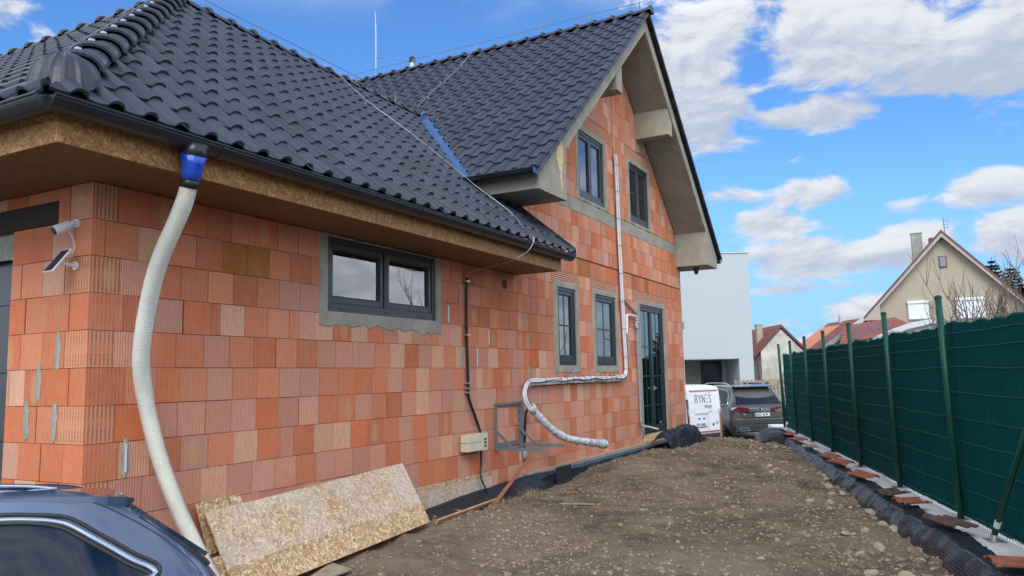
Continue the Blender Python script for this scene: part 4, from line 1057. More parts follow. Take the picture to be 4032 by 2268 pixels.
while i < len(ms) - 3:
    p = ms[i]; t = (ms[i + 1] - ms[i - 1]).normalized(); x = t.cross(Vector((0, 1, 0))).normalized(); y = t.cross(x)
    mb2 = MB(); mb2.tube([p + Vector((0, -.010, 0)) + x * .056 * math.cos(a) + y * .043 * math.sin(a) for a in [2 * PI * q / 16 for q in range(17)]], .0035, 5, cap=False); mb2.build('cable_tie', 'black_rubber', cb)
    i += 5 if i > 80 and i < 150 else 11
mb = MB(); mb.tube(resample(spline([(7.20, -.465, .655), (7.30, -.48, .645), (7.45, -.515, .625), (7.60, -.55, .60), (7.68, -.565, .592)], 8), .02), .05, 14, rf=lambda i, l: .050 + .008 * math.sin(i * 1.7) + (.014 if l > .32 else 0)); mb.build('wrapped_end', 'wrap_film', cb, smooth=True)
mb = MB(); mb.tube(resample(spline([(6.10, -.155, 1.20), (6.36, -.235, .965), (6.71, -.335, .765), (7.04, -.43, .688), (7.24, -.475, .655)], 8), .02), .052, 14, rf=lambda i, l: .053 + .013 * fb(l * 9, 1, 0, 1.3, 3) + .003 * math.sin(i * 2.1)); mb.build('film_wrap', 'film_white', cb, smooth=True)
tag((lambda m_: (m_.tube(spline([(9.90, -.012, 6.75), (9.905, -.012, 6.4), (9.88, -.012, 6.0), (9.90, -.02, 5.62), (9.90, -.035, 5.5), (9.89, -.02, 5.2), (9.90, -.012, 4.6)], 6), .006, 6), m_.build('thin_cable', 'wood', smooth=True))[1])(MB()), 'thin orange cable hanging above the top end of the white pipe bundle', 'cable')
# conduit, elbow branch and grey insulated pipe left of the terrace door
m_ = MB(); m_.tube([(10.10, -.03, 2.95), (10.80, -.03, 2.72)], .018, 8); tag(m_.build('conduit', 'insul_grey'), 'short dark conduit slanting from the white pipes to the terrace door', 'conduit')
m_ = MB(); m_.tube(spline([(10.06, -.085, 2.30), (10.10, -.085, 2.50), (10.14, -.07, 2.62), (10.22, -.06, 2.66), (10.45, -.055, 2.67), (10.66, -.05, 2.665)], 8), .024, 12); tag(m_.build('branch_pipe', 'insul_white', smooth=True), 'short white elbow pipe branching off towards the terrace door', 'pipe')
ip = thing('insulated_pipe', 'slim grey lagged pipe running down the left edge of the terrace door', 'pipe', (10.75, 0, .6))
m_ = MB(); m_.tube(resample(spline([(10.68, -.04, 2.66), (10.72, -.05, 2.60), (10.74, -.045, 2.43), (10.735, -.045, 2.04), (10.77, -.045, 1.49), (10.77, -.045, .9), (10.775, -.045, .69)], 10), .03), .024, 10, rf=lambda i, l: .024 + .003 * math.sin(i * .9)); m_.build('lagging', 'insul_grey', ip, smooth=True)
m_ = MB(); m_.tube(spline([(10.66, -.06, 2.66), (10.68, -.07, 2.58), (10.67, -.06, 2.50), (10.71, -.055, 2.45)], 8), .026, 10, rf=lambda i, l: .024 + .008 * math.sin(i * 1.3)); m_.build('joint_wrap', 'wrap_film', ip, smooth=True)
m_ = MB(); m_.tube(spline([(10.775, -.045, .70), (10.79, -.06, .655), (10.90, -.16, .62), (11.0, -.30, .575)], 6), .022, 10); m_.build('outlet', 'galv', ip, smooth=True)
# dark cable pipe down to the junction box
dp_ = thing('downlead_pipe', 'thin dark pipe with two clips running down from the eaves to the cream box', 'pipe', (4.9, 0, 0))
m_ = MB(); m_.tube(spline([(4.74, -.03, 2.79), (4.73, -.03, 2.6), (4.72, -.03, 2.10), (4.735, -.03, 1.52), (4.74, -.03, 1.37), (4.85, -.04, 1.16), (4.95, -.05, .97), (4.97, -.05, .90)], 8), .0175, 10); m_.build('upper_pipe', 'black_rubber', dp_, smooth=True)
m_ = MB(); m_.tube(spline([(4.975, -.05, .76), (4.975, -.05, .58), (4.94, -.06, .43), (4.98, -.12, .26), (5.0, -.20, .10)], 8), .0115, 8); m_.build('lower_cable', 'black_rubber', dp_, smooth=True)
for z in (2.74, 2.10, 1.53, 1.47, 1.42):
    m_ = MB(); m_.box((4.695, -.055, z - .008), (4.765, -.001, z + .008)); m_.box((4.675, -.03, z - .004), (4.785, -.02, z + .004)); m_.build('pipe_clip', 'zinc', dp_)
jb = thing('junction_box', 'open cream plastic junction box on the dark pipe beside the steel bracket', 'junction box', (4.8, 0, .7))
m_ = MB(); m_.box((4.56, -.13, .845), (4.86, -.02, .935)); m_.box((4.56, -.13, .745), (4.86, -.02, .840)); m_.build('cover', 'cream_plastic', jb, bevel=.004)
m_ = MB(); m_.box((4.86, -.13, .74), (5.0, -.122, .94)); m_.box((4.86, -.122, .74), (5.0, -.02, .748)); m_.box((4.86, -.122, .932), (5.0, -.02, .94)); m_.box((4.992, -.122, .748), (5.0, -.02, .932)); m_.build('housing', 'cream_plastic', jb)
m_ = MB()
for i, z in enumerate((.79, .83, .87)): m_.tube([(4.93, -.125, z), (4.93, -.15, z)], .012, 8)
m_.build('gland', 'plastic_dark', jb)
# steel bracket for an outdoor unit
bk = thing('wall_bracket', 'empty grey steel wall bracket with two cantilever arms', 'bracket', (5.7, 0, .7))
for X_ in (5.42, 6.05):
    m_ = MB(); m_.box((X_ - .03, -.006, .70), (X_ + .03, -.001, 1.27)); m_.box((X_ - .03 if X_ < 6 else X_ + .026, -.045, .70), (X_ - .026 if X_ < 6 else X_ + .03, -.006, 1.27)); m_.build('upright', 'steel_grey', bk)
    m_ = MB(); m_.box((X_ - .028, -.66, .690), (X_ + .02, -.006, .694)); m_.box((X_ - .028, -.66, .694), (X_ - .024, -.006, .735)); m_.build('arm', 'steel_grey', bk)
    m_ = MB(); m_.bar((X_ - .022, -.012, .94), (X_ - .022, -.26, .71), .005, .035, (0, .5, .5)); m_.build('brace', 'steel_grey', bk)
    m_ = MB()
    for z in (1.18, 1.08, .98, .88): m_.tube([(X_, -.006, z), (X_, -.016, z)], .010, 8)
    m_.build('bolt', 'galv', bk)
m_ = MB(); m_.box((5.45, -.03, 1.24), (6.02, -.001, 1.27)); m_.build('top_rail', 'steel_grey', bk)
m_ = MB(); m_.box((5.45, -.012, .72), (6.02, -.001, .775)); m_.build('bottom_rail', 'steel_grey', bk)
m_ = MB(); m_.tube(spline([(6.20, -.06, 1.16), (6.15, -.05, 1.08), (6.14, -.04, .80), (6.14, -.03, .66)], 8), .016, 8); m_.tube([(6.15, -.02, .62), (6.15, -.02, .45)], .014, 8, 1); m_.tube([(6.15, -.02, .66), (6.15, -.03, .56), (6.155, -.02, .50)], [.03, .04, .015], 8, 2)
tag(m_.build('wall_cable', ['black_rubber', 'rust', 'wrap_film'], smooth=True), 'dark cable looping out of the wall just right of the steel bracket', 'cable')
# cameras and solar panels
def camera_set(face, origin, n, lab, labp):
    """n = outward direction, t = along the wall"""
    n = Vector(n); t = Vector((0, 0, 1)).cross(n); O = Vector(origin)
    L = lambda a, b, c: O + t * a + n * b + Vector((0, 0, c))
    c_ = thing('security_camera', lab, 'camera', tuple(O))
    m_ = MB(); m_.tube([L(0, 0, 0), L(0, .012, 0)], .030, 18); m_.tube([L(0, .012, 0), L(-.0, .035, .0), L(-.01, .05, -.012)], [.014, .018, .012], 12); m_.build('mount', 'white_plastic', c_, smooth=False)
    d = (n * .75 + t * face + Vector((0, 0, -.45))).normalized(); s0 = L(-.01, .045, -.012)
    m_ = MB(); m_.tube([s0, s0 + d * .006, s0 + d * .10, s0 + d * .115], [.020, .032, .034, .033], 22); m_.build('body', 'white_plastic', c_, smooth=False)
    m_ = MB(); m_.tube([s0 + d * .1152, s0 + d * .118], [.030, .028], 22); m_.build('lens', 'black_rubber', c_)
    m_ = MB(); m_.tube(spline([s0 + d * .02 - Vector((0, 0, .02)), L(.01, .03, -.12), L(.0, .02, -.19), L(-.02, .05, -.22)], 8), .003, 6); m_.build('lead', 'white_plastic', c_, smooth=True)
    p_ = thing('solar_panel', labp, 'solar panel', tuple(O + Vector((0, 0, -.29))))
    m_ = MB(); m_.tube([L(.0, 0, -.29), L(0, .010, -.29)], .030, 16); m_.tube([L(0, .01, -.29), L(0, .09, -.285), L(0, .11, -.285)], [.014, .012, .008], 10); m_.build('arm', 'white_plastic', p_)
    c0 = L(-.0, .125, -.275); pn = (n * .75 + t * face * .55 + Vector((0, 0, .55))).normalized(); px = Vector((0, 0, 1)).cross(pn).normalized(); py = pn.cross(px)
    def slab(hw, hh, z0, z1, mt, nm):
        m2 = MB(); q = [c0 + px * sx * hw + py * sy * hh + pn * z0 for sx, sy in ((-1, -1), (1, -1), (1, 1), (-1, 1))]; q2 = [v + pn * (z1 - z0) for v in q]
        m2.hexa(q + q2); m2.build(nm, mt, p_)
    slab(.060, .100, 0, .010, 'white_plastic', 'frame'); slab(.053, .093, .0102, .012, 'panel_cell', 'cell')
camera_set(-.15, (0, .159, 2.688), (-1, 0, 0), 'white security camera on the brick corner next to the garage door', 'small white-framed solar panel below the camera by the garage door')
camera_set(.3, (13.915, .06, 2.93), (1, 0, 0), 'small white security camera on the far corner of the gable wall', 'small solar panel on the far corner of the gable wall')
# lightning conductor wires
def wire(name, pts, r, label, mt='wire_zinc', holders=(), up=.07, hm='steel_grey'):
    t_ = thing(name, label, 'wire', tuple(pts[0])); m_ = MB(); m_.tube(spline(pts, 6) if len(pts) > 2 else pts, r, 6); m_.build('wire', mt, t_, smooth=True)
    for h in holders:
        m2 = MB(); h = Vector(h); m2.box(tuple(h + Vector((-.006, -.012, -up))), tuple(h + Vector((.006, .012, .012)))); m2.build('holder', hm, t_)
gp = lambda x, y, o_=.10: (x, y, gzr(y) + o_)
wpts = [(5.28, RID + .1, RZ + .20), (5.24, 2.45, gzr(2.45) + .14), gp(5.12, 1.8), gp(5.25, 1.15), gp(5.18, .29), gp(5.12, .08), gp(5.17, -.43, .10), (4.95, -.74, 3.29), (4.90, -.86, 3.21), (4.84, -.82, 3.06), (4.70, -.70, 2.945), (4.80, -.35, 2.90), (4.76, -.08, 2.86), (4.74, -.03, 2.78)]
wire('lightning_wire', wpts, .0052, 'pale wire running down the garage roof over the gutter to the dark pipe', holders=[gp(5.12, 1.8, .09), gp(5.20, 1.0, .09), gp(5.18, .29, .09), gp(5.17, -.43, .09), (4.90, -.84, 3.21)])
yy = [3.0 + .0 * i for i in range(1)]
wire('lightning_wire', [(2.75, RID, RZ + .20), (3.6, RID, RZ + .19), (4.6, RID, RZ + .2), (5.6, RID, RZ + .19), (6.6, RID, RZ + .2), (7.35, RID, RZ + .19), (7.55, RID + .05, RZ + .20), (7.72, RID + .12, tzr(7.72) + .10)], .005, 'grey wire held above the garage ridge', 'steel_grey', [(x, RID, RZ + .20) for x in (2.9, 3.9, 4.9, 5.9, 6.9)], .10)
wire('lightning_wire', [(TX, -.95, TZ + .33), (TX, -.75, TZ + .24), (TX, -.3, TZ + .23)] + [(TX, -.3 + i, TZ + .23 + .006 * math.sin(i * 2)) for i in range(1, 10)], .005, 'grey wire held above the ridge of the gable roof', 'steel_grey', [(TX, -.6 + 1.0 * i, TZ + .23) for i in range(9)], .11)
wire('lightning_wire', [(TX, 2.80, TZ + .22), (TX - .15, 2.80, TZ + .08), (9.1, 2.80, tzr(9.1) + .09), (8.4, 2.82, tzr(8.4) + .09), (7.9, 2.80, tzr(7.9) + .09), (7.75, 2.75, tzr(7.75) + .09)], .006, 'pale wire running down the gable roof from its ridge to the valley', holders=[(9.3, 2.80, tzr(9.3) + .09), (8.7, 2.81, tzr(8.7) + .09), (8.15, 2.81, tzr(8.15) + .09)])
ar = thing('air_terminal', 'tall thin lightning rod standing behind the gable ridge', 'lightning rod', (10.2, 5.6, 7.8))
m_ = MB(); m_.tube([(10.2, 5.6, 7.8), (10.2, 5.6, 9.3), (10.2, 5.62, 9.8)], [.014, .012, .006], 8); m_.build('rod', 'wire_zinc', ar); m_ = MB(); m_.tube([(10.2, 5.6, 8.735), (10.2, 4.67, 8.46)], .009, 6); m_.build('stay_arm', 'wire_zinc', ar)

# boards leaning on the wall
def board(name, c, th, mt, label, cat='board', matb=None, extra=None):
    A, B, C_, D = [Vector(p) for p in c]      # TL TR BR BL
    n = (B - A).cross(D - A).normalized()
    if n.y > 0: n = -n
    W_ = (B - A).length; Hh = (D - A).length
    m_ = MB(); N_ = 24 if extra else 1
    f = [A, B, C_, D]
    m_.idx([tuple(p) for p in f], [(3, 2, 1, 0)], 0, [(0, Hh), (W_, Hh), (W_, 0), (0, 0)])
    b = [p - n * th for p in f]; m_.idx([tuple(p) for p in b], [(0, 1, 2, 3)], 0, [(0, Hh), (W_, Hh), (W_, 0), (0, 0)])
    for i in range(4):
        j = (i + 1) % 4; l = (f[j] - f[i]).length; m_.idx([tuple(p) for p in (f[i], f[j], b[j], b[i])], [(0, 1, 2, 3)], 0, [(0, 0), (l, 0), (l, th), (0, th)])
    return m_, (A, B, C_, D, n, W_, Hh)
big_b, (A, B, C_, D, n_, W_, Hh) = board('x', [(.852, -.15, .657), (3.262, -.15, .762), (3.30, -.455, .205), (.90, -.455, .075)], .012, 'osb', '')
ob = thing('chipboard_sheet', 'large dusty chipboard sheet leaning low against the brick wall', 'chipboard', (2.1, -.4, .1))
big_b.build('sheet', 'osb', ob)
m_ = MB(); g = n_ * .0006      # sun-bleached dusty face above, fresh yellow strip below
E_a, E_b = A.lerp(D, .66), B.lerp(C_, .68)
m_.idx([tuple(A + g), tuple(B + g), tuple(E_b + g), tuple(E_a + g)], [(3, 2, 1, 0)], 0, [(0, Hh), (W_, Hh), (W_, Hh * .33), (0, Hh * .33)]); m_.build('bleached_face', 'osb_dusty', ob)
m2, _ = board('x', [(.84, -.07, .72), (1.26, -.05, .735), (1.34, -.16, .42), (.86, -.20, .36)], .012, 'osb', ''); tag(m2.build('chipboard_offcut', 'osb'), 'yellow chipboard offcut showing behind the upper left corner of the big sheet', 'chipboard')
m2, _ = board('x', [(.74, -.30, .36), (1.0, -.28, .37), (1.02, -.36, .12), (.76, -.40, .10)], .02, 'osb', ''); tag(m2.build('chipboard_offcut', 'osb'), 'small yellow chipboard piece near the foot of the hose', 'chipboard')
m2, _ = board('x', [(1.5, -.52, .08), (1.9, -.43, .115), (1.84, -.70, .10), (1.48, -.62, .07)], .012, 'wood_grey', ''); tag(m2.build('wood_scrap', 'wood_grey'), 'thin wooden scrap lying under the lower edge of the big sheet', 'board')
st_ = thing('foot_strip', 'low chipboard strip covering the foot of the wall behind the black membrane', 'chipboard', (4.5, 0, .2))
m_ = MB(); m_.box((3.4, -.016, -.1), (5.28, -.004, .40)); m_.build('strip', 'osb_dusty', st_); m_ = MB(); m_.box((3.4, -.0175, .40), (5.28, -.004, .455)); m_.build('fresh_edge', 'osb', st_)
m_ = MB(); m_.bar((6.10, -.09, .50), (4.75, -.36, .17), .022, .048, (0, -1, .3)); m_.build('batten', 'wood_red'); tag(bpy.data.objects['batten'], 'reddish batten slanting from the ground up to the brick wall', 'batten')
m_ = MB(); m_.bar((3.42, -.45, .185), (5.10, -.235, .16), .022, .05, (0, -.6, 1)); m_.build('plank', 'wood'); tag(bpy.data.objects['plank'], 'long thin plank lying on the ground along the black membrane', 'plank')
m_ = MB(); m_.bar((5.15, -.98, gz(5.15, -.98) + .02), (5.42, -1.30, gz(5.42, -1.3) + .02), .035, .012); tag(m_.build('stick', 'wood_grey'), 'short grey stick lying on the soil between green grass tufts', 'stick')
tag((lambda q: (q.bar((14.84, -.52, -.1), (14.80, -.52, .71), .05, .03, (0, 1, 0)), q.build('stake', 'wood'))[1])(MB()), 'upright orange wooden stake stuck in the soil before the white van', 'stake')

# black dimpled membrane along the house
def sheet(name, xs, fn, label, mt='dimple', nv=10, uvs=1.0, thick=.004):
    m_ = MB(); L = [0.0]
    for a, b in zip(xs[:-1], xs[1:]): L.append(L[-1] + abs(b - a))
    P = [[Vector(fn(x, v / nv)) for x in xs] for v in range(nv + 1)]
    V = [[0.0] * len(xs) for _ in range(nv + 1)]
    for v in range(1, nv + 1):
        for i in range(len(xs)): V[v][i] = V[v - 1][i] + (P[v][i] - P[v - 1][i]).length
    m_.grid(len(xs) - 1, nv, lambda i, j: tuple(P[j][i]), 0, lambda i, j: (L[i] * uvs, V[j][i] * uvs))
    o = m_.build(name, mt, smooth=True); sm = o.modifiers.new('thickness', 'SOLIDIFY'); sm.thickness = thick; sm.offset = 0
    tag(o, label, 'membrane'); return o
def wall_mem(x, v):
    zt = interp(x, [3.3, 3.8, 4.4, 5.2, 6.15, 7, 14], [.17, .22, .26, .28, .30, .275, .26]) + .010 * fb(x, 0, 0, 3)
    lean = interp(x, [3.3, 5.2, 6.2, 6.8, 14], [.42, .34, .16, .05, .03])
    zb_ = gz(x, -.12 - lean) - .06
    y = -.085 - lean * (v ** 1.3) - .02 * math.sin(PI * v) + .012 * fb(x, v, 2, 2.5); 
    return (x, y, zt + (zb_ - zt) * v ** .9)
wmem = sheet('dimple_membrane', [3.3 + .08 * i for i in range(133)], wall_mem, 'long black dimpled membrane along the foot of the brick wall')
m_ = MB(); m_.grid(104, 3, lambda i, j: ((lambda x: (x, wall_mem(x, .0)[1] - .004 - .010 * j, wall_mem(x, 0)[2] + .012 - interp(x, [3.7, 6, 7, 14], [.028, .03, .012, .008]) * j * 1.2))(3.7 + .098 * i))); MR = m_.build('membrane_rim', 'membrane_edge', wmem, smooth=True)
sheet('membrane_offcut', [6.78 + .03 * i for i in range(18)], lambda x, v: (x, -.175 - .02 * v, .335 - .30 * v), 'darker square piece of dimpled membrane overlapping the wall membrane')
def heap(x, v):
    if 1:
        tp = interp(x, [10.9, 11.3, 11.9, 12.6, 13.1, 13.5], [.24, .38, .42, .44, .36, .10]) + .05 * fb(x, 1, 0, 3.5, 3); g_ = gz(x, -.5) - .05
        f_ = .030 * math.sin(x * 31 + 2 * fb(x, 0, 0, 1.5)) + .05 * fb(x, v, 3, 2.4, 3)
        if v < .25: return (x, -.38 + .24 * (1 - v / .25) + f_ * v * 4, g_ + tp * (.55 + .45 * math.sin(v / .25 * PI / 2)))
        t = (v - .25) / .75; return (x + .03 * fb(x, t, 6, 4), -.38 - .16 * t ** .6 + f_ * (1 - .3 * t), g_ + tp * (1 - t) ** .9)
    t = (x - 11.0) / 2.6; h_ = .36 * math.sin(PI * min(1, max(0, t))) ** .5 * (1 + .25 * fb(x, 3, 0, 1.6)) + .10
    a = v * PI * .95
    return (x + .05 * fb(x, v, 1, 4), -.45 - .30 * math.cos(a) * (-1) - .05 * math.sin(x * 26), gz(x, -.5) - .06 + h_ * math.sin(a) ** .7 + .02 * math.sin(x * 26 + v * 3))
sheet('membrane_heap', [11.0 + .03 * i for i in range(88)], heap, 'crumpled heap of black dimpled membrane at the far corner of the house', nv=14)

# ================================================================== FENCE SIDE
fp_ = lambda x, off=0, z=0: (x + FN.x * off, FA * x + FB + FN.y * off, z)
# concrete beam
m_ = MB(); x = -2.9; tot_ = 0
while x < 19.5:
    e = min(x + 1.95, 19.6)
    a, b, c, d = fp_(x + .004, -.16), fp_(e - .004, -.16), fp_(e - .004, .30), fp_(x + .004, .30)
    m_.hexa([(p[0], p[1], -.6) for p in (a, b, c, d)] + [(p[0], p[1], .15) for p in (a, b, c, d)]); x = e
bm_o = m_.build('concrete_beam', 'beam_white', bevel=.008); tag(bm_o, 'pale concrete footing beam running under the green fence', 'concrete beam')
fe = thing('screen_fence', 'tall chain-link fence covered with dark green shade screen', 'fence', fp_(10, 0, .15))
top = lambda x: 2.035 + .016 * (abs(math.sin(x * PI / .36 + 1.5 * fb(x, 2, 0, .8))) ** .6 - .6) + .035 * fb(x, 0, 0, 1.5) - .03 * math.sin(PI * ((x - 5.6) / 2.09 % 1))
nf_ = 520; x0f, x1f = -2.75, 18.32
def scr(i, j):
    x = x0f + (x1f - x0f) * i / nf_; t = j / 16; zt = top(x)
    z = .165 + .02 * abs(fb(x, 1, 1, 3)) + (zt - .165) * t
    return fp_(x, .0 - .035 + .012 * fb(x, z, 0, 1.8) + .006 * math.sin(z * 30) , z)
m_ = MB(); m_.grid(nf_, 16, scr, 0, lambda i, j: ((x1f - x0f) * i / nf_ * 1.04, j / 16 * 1.87)); m_.build('shade_screen', 'screen', fe, smooth=True)
m_ = MB(); rs4 = random.Random(3)
wires_z = [.22, .45, .68, .90, 1.12, 1.36, 1.60, 1.80, 1.93]
mlinks = MB()
for z in wires_z:
    mw = MB(); mw.tube([fp_(x0f + k_ * .3, .0 - .016 + .004 * math.sin(k_), z + .018 * fb(k_ * .3, z * 9, 0, 1.2) - .010 * math.sin(PI * ((x0f + k_ * .3 - 5.6) / 2.09 % 1))) for k_ in range(71)], .0032, 5); mw.build('tension_wire', 'fence_wire', fe)
mz = MB(); pts = []
for k_ in range(900):
    x = x0f + (x1f - x0f) * k_ / 900; pts.append(fp_(x, -.020, top(x) + (.022 if k_ % 2 else -.012)))
mz.tube(pts, .0016, 4); mz.build('link_edge', 'fence_wire', fe)
mz = MB(); pts = [fp_(x0f + (x1f - x0f) * k_ / 900, -.018, .175 + (.018 if k_ % 2 else -.010)) for k_ in range(900)]; mz.tube(pts, .0022, 4); mz.build('link_edge', 'fence_wire', fe)
for px in (3.515, 5.606, 7.68, 9.747, 11.90, 14.03, 16.17, 18.29, 1.42, -.66, -2.74):
    r_ = .031; q = fp_(px, .02)
    m_ = MB(); tp = fp_(px, .065); m_.tube([(q[0], q[1], .15), (tp[0], tp[1], 2.285)], r_, 20); po = m_.build('post', 'post_green', fe, smooth=True)
    m_ = MB(); m_.tube([(tp[0], tp[1], 2.28), (tp[0], tp[1], 2.30), (tp[0], tp[1], 2.312)], [r_ + .003, r_ + .003, r_ * .6], 20); m_.build('cap', 'post_green', po, smooth=False)
    m_ = MB(); a = [fp_(px - .085, .11), fp_(px + .085, .11), fp_(px + .085, -.07), fp_(px - .085, -.07)]; m_.hexa([(v[0], v[1], .150) for v in a[::-1]] + [(v[0], v[1], .158) for v in a[::-1]]); m_.build('base_plate', 'galv', po)
for (xa, za, xb, lx) in ((4.63, .15, 3.56, 0), (18.95 - .0, .15, 18.32, 0)):
    m_ = MB(); up_ = 1.50 if xb < 5 else 1.9; a, b = fp_(xa if xb < 5 else 17.2, .09, .19), fp_(xb, .06, up_); m_.tube([a, b], .022 if xb < 5 else .019, 14); br_ = m_.build('brace', 'post_green', fe, smooth=True)
    d = (Vector(b) - Vector(a)).normalized(); m_ = MB(); m_.tube([Vector(a) + d * .12, Vector(a) + d * .19], .026, 12); m_.build('brace_tag', 'white_plastic', br_)
    m_ = MB(); q = [fp_(xa - .09 if xb < 5 else 17.1, .15), fp_(xa + .09 if xb < 5 else 17.3, .15), fp_(xa + .09 if xb < 5 else 17.3, .02), fp_(xa - .09 if xb < 5 else 17.1, .02)]; m_.hexa([(v[0], v[1], .150) for v in q[::-1]] + [(v[0], v[1], .158) for v in q[::-1]]); m_.tube([fp_(xa if xb < 5 else 17.2, .09, .158), Vector(a) + d * .03], .028, 10); m_.build('base_plate', 'galv', br_)
# membrane draped along the beam
def drape(x, v):
    ln = interp(x, [2, 4.5, 6, 9, 12, 15.6], [.27, .27, .26, .20, .22, .22]) * (1 + .12 * fb(x, 1, 0, 1.1))
    inner = .275 + .03 * fb(x, 7, 0, 2.2, 3); outer = inner + ln
    t = v
    if t < .45:
        off = inner + (outer - inner) * (t / .45) * .72; z = .172 + .014 * fb(x, off, 2, 5) + .016 * max(0, fb(x, 0, 4, 1.4)) + (.03 * max(0, fb(x, 9, 4, 5)) if t < .08 else 0)
    else:
        k_ = (t - .45) / .55; a = k_ * PI / 2
        off = inner + (outer - inner) * (.72 + .28 * math.sin(a)) + .09 * k_; zz = gz(*fp_(x, outer)[:2]) - .09
        z = .172 + .014 * fb(x, off, 2, 5) + .016 * max(0, fb(x, 0, 4, 1.4)); z = z - (z - zz) * (.55 * k_ + .45 * (1 - math.cos(a)))
        off += .022 * fb(x, 2, v, 3.5) + .012 * math.sin(x * 2.2 + 2 * math.sin(x * .7)) * k_
    return fp_(x, off, z)
sheet('dimple_membrane', [.5 + .035 * i for i in range(431)], drape, 'black dimpled membrane draped over the concrete beam beside the green fence', nv=18)
def heap2(x, v):
    t = (x - 14.6) / 1.3; a = v * PI
    return (x, FA * x + FB + .62 + .42 * math.cos(a) + .06 * fb(x, v, 0, 3), .0 + (.30 * math.sin(PI * min(1, max(0, t))) ** .6 * (1 + .2 * fb(x, 3, 0, 2)) + .05) * math.sin(a) ** .8)
sheet('membrane_heap', [14.6 + .03 * i for i in range(44)], heap2, 'black dimpled membrane bulging up at the far end of the beam', nv=14)
# broken roof tiles weighing the membrane down
def rtile(name, off, x, z, yaw, pitch, L, W_, mt, label, seed, flip=False):
    rs5 = random.Random(seed); m_ = MB(); n = 18; T = []
    for i in range(n + 1):
        t = i / n; T.append(.030 * math.sin(PI * (t - .62) / .38) ** .8 if t > .62 else (.012 * math.cos(2 * PI * t / .31) * .5))
    q = Vector(fp_(x, off, z)); Rm = Matrix.Rotation(yaw, 3, 'Z') @ Matrix.Rotation(pitch, 3, 'X')
    ny = 8; top_, bot_ = [], []
    for j in range(ny + 1):
        for i in range(n + 1):
            jag = (rs5.uniform(-.02, .02) if j in (0, ny) and seed % 2 else 0)
            p = Vector(((i / n - .5) * W_, (j / ny - .5) * L + jag, T[i] * (-1 if flip else 1)))
            top_.append(q + Rm @ (p + Vector((0, 0, .012)))); bot_.append(q + Rm @ p)
    V = top_ + bot_; N2 = (n + 1) * (ny + 1); F = []
    for j in range(ny):
        for i in range(n):
            a = j * (n + 1) + i; F += [(a, a + 1, a + n + 2, a + n + 1), (N2 + a + n + 1, N2 + a + n + 2, N2 + a + 1, N2 + a)]
    for i in range(n): F += [(i, N2 + i, N2 + i + 1, i + 1), (ny * (n + 1) + i + 1, N2 + ny * (n + 1) + i + 1, N2 + ny * (n + 1) + i, ny * (n + 1) + i)]
    for j in range(ny): a = j * (n + 1); F += [(a + n + 1, N2 + a + n + 1, N2 + a, a), (a + n, N2 + a + n, N2 + a + 2 * n + 1, a + 2 * n + 1)]
    m_.idx(V, F); o = m_.build(name, mt, smooth=False); tag(o, label, 'roof tile', 'old roof tiles holding down the membrane')
T0 = math.atan(FA)
for args in [(.36, 3.45, .232, T0 + .1, .05, .34, .24, 'terracotta', 'terracotta roof tile nearest the photographer, at the edge of the photo', 1),
             (.33, 4.92, .245, T0 + PI / 2 + .35, -.05, .42, .23, 'tile_brown', 'whole dark brown roof tile lying by the nearest fence post', 2),
             (.33, 6.05, .235, T0 + .5, .04, .30, .22, 'terracotta', 'broken orange tile beside a dark one, second post from the camera', 3),
             (.35, 6.72, .225, T0 + .75, .0, .34, .24, 'tile_brown', 'flat dark tile touching a broken orange tile', 4),
             (.36, 8.15, .235, T0 - 1.2, .06, .42, .24, 'terracotta', 'long wavy red tile halfway along the membrane', 5),
             (.35, 9.60, .24, T0 - 1.2, .02, .40, .26, 'terracotta', 'red tile with a sharp corner, lying before two overlapping pieces', 6),
             (.36, 10.35, .245, T0 - 1.0, .1, .30, .24, 'terracotta', 'tilted red tile just beyond the tile with a sharp corner', 7),
             (.36, 12.15, .225, T0 + .1, .0, .26, .22, 'wood_grey', 'small greyish tile piece far along the membrane', 8),
             (.37, 13.65, .235, T0 - 1.2, .05, .40, .24, 'terracotta', 'second farthest red tile on the membrane', 9),
             (.38, 14.95, .245, T0 - 1.2, .08, .38, .24, 'terracotta', 'farthest red tile, lying by the bulging membrane end', 10)]: rtile('roof_tile_piece', *args)
tag((lambda q: (q.tube([fp_(10.0, .20, .152), fp_(10.0, .20, .21), fp_(10.0, .20, .225)], [.045, .045, .03], 12), q.build('clay_knob', 'wood'))[1])(MB()), 'small round clay piece standing on the concrete beam', 'clay piece')
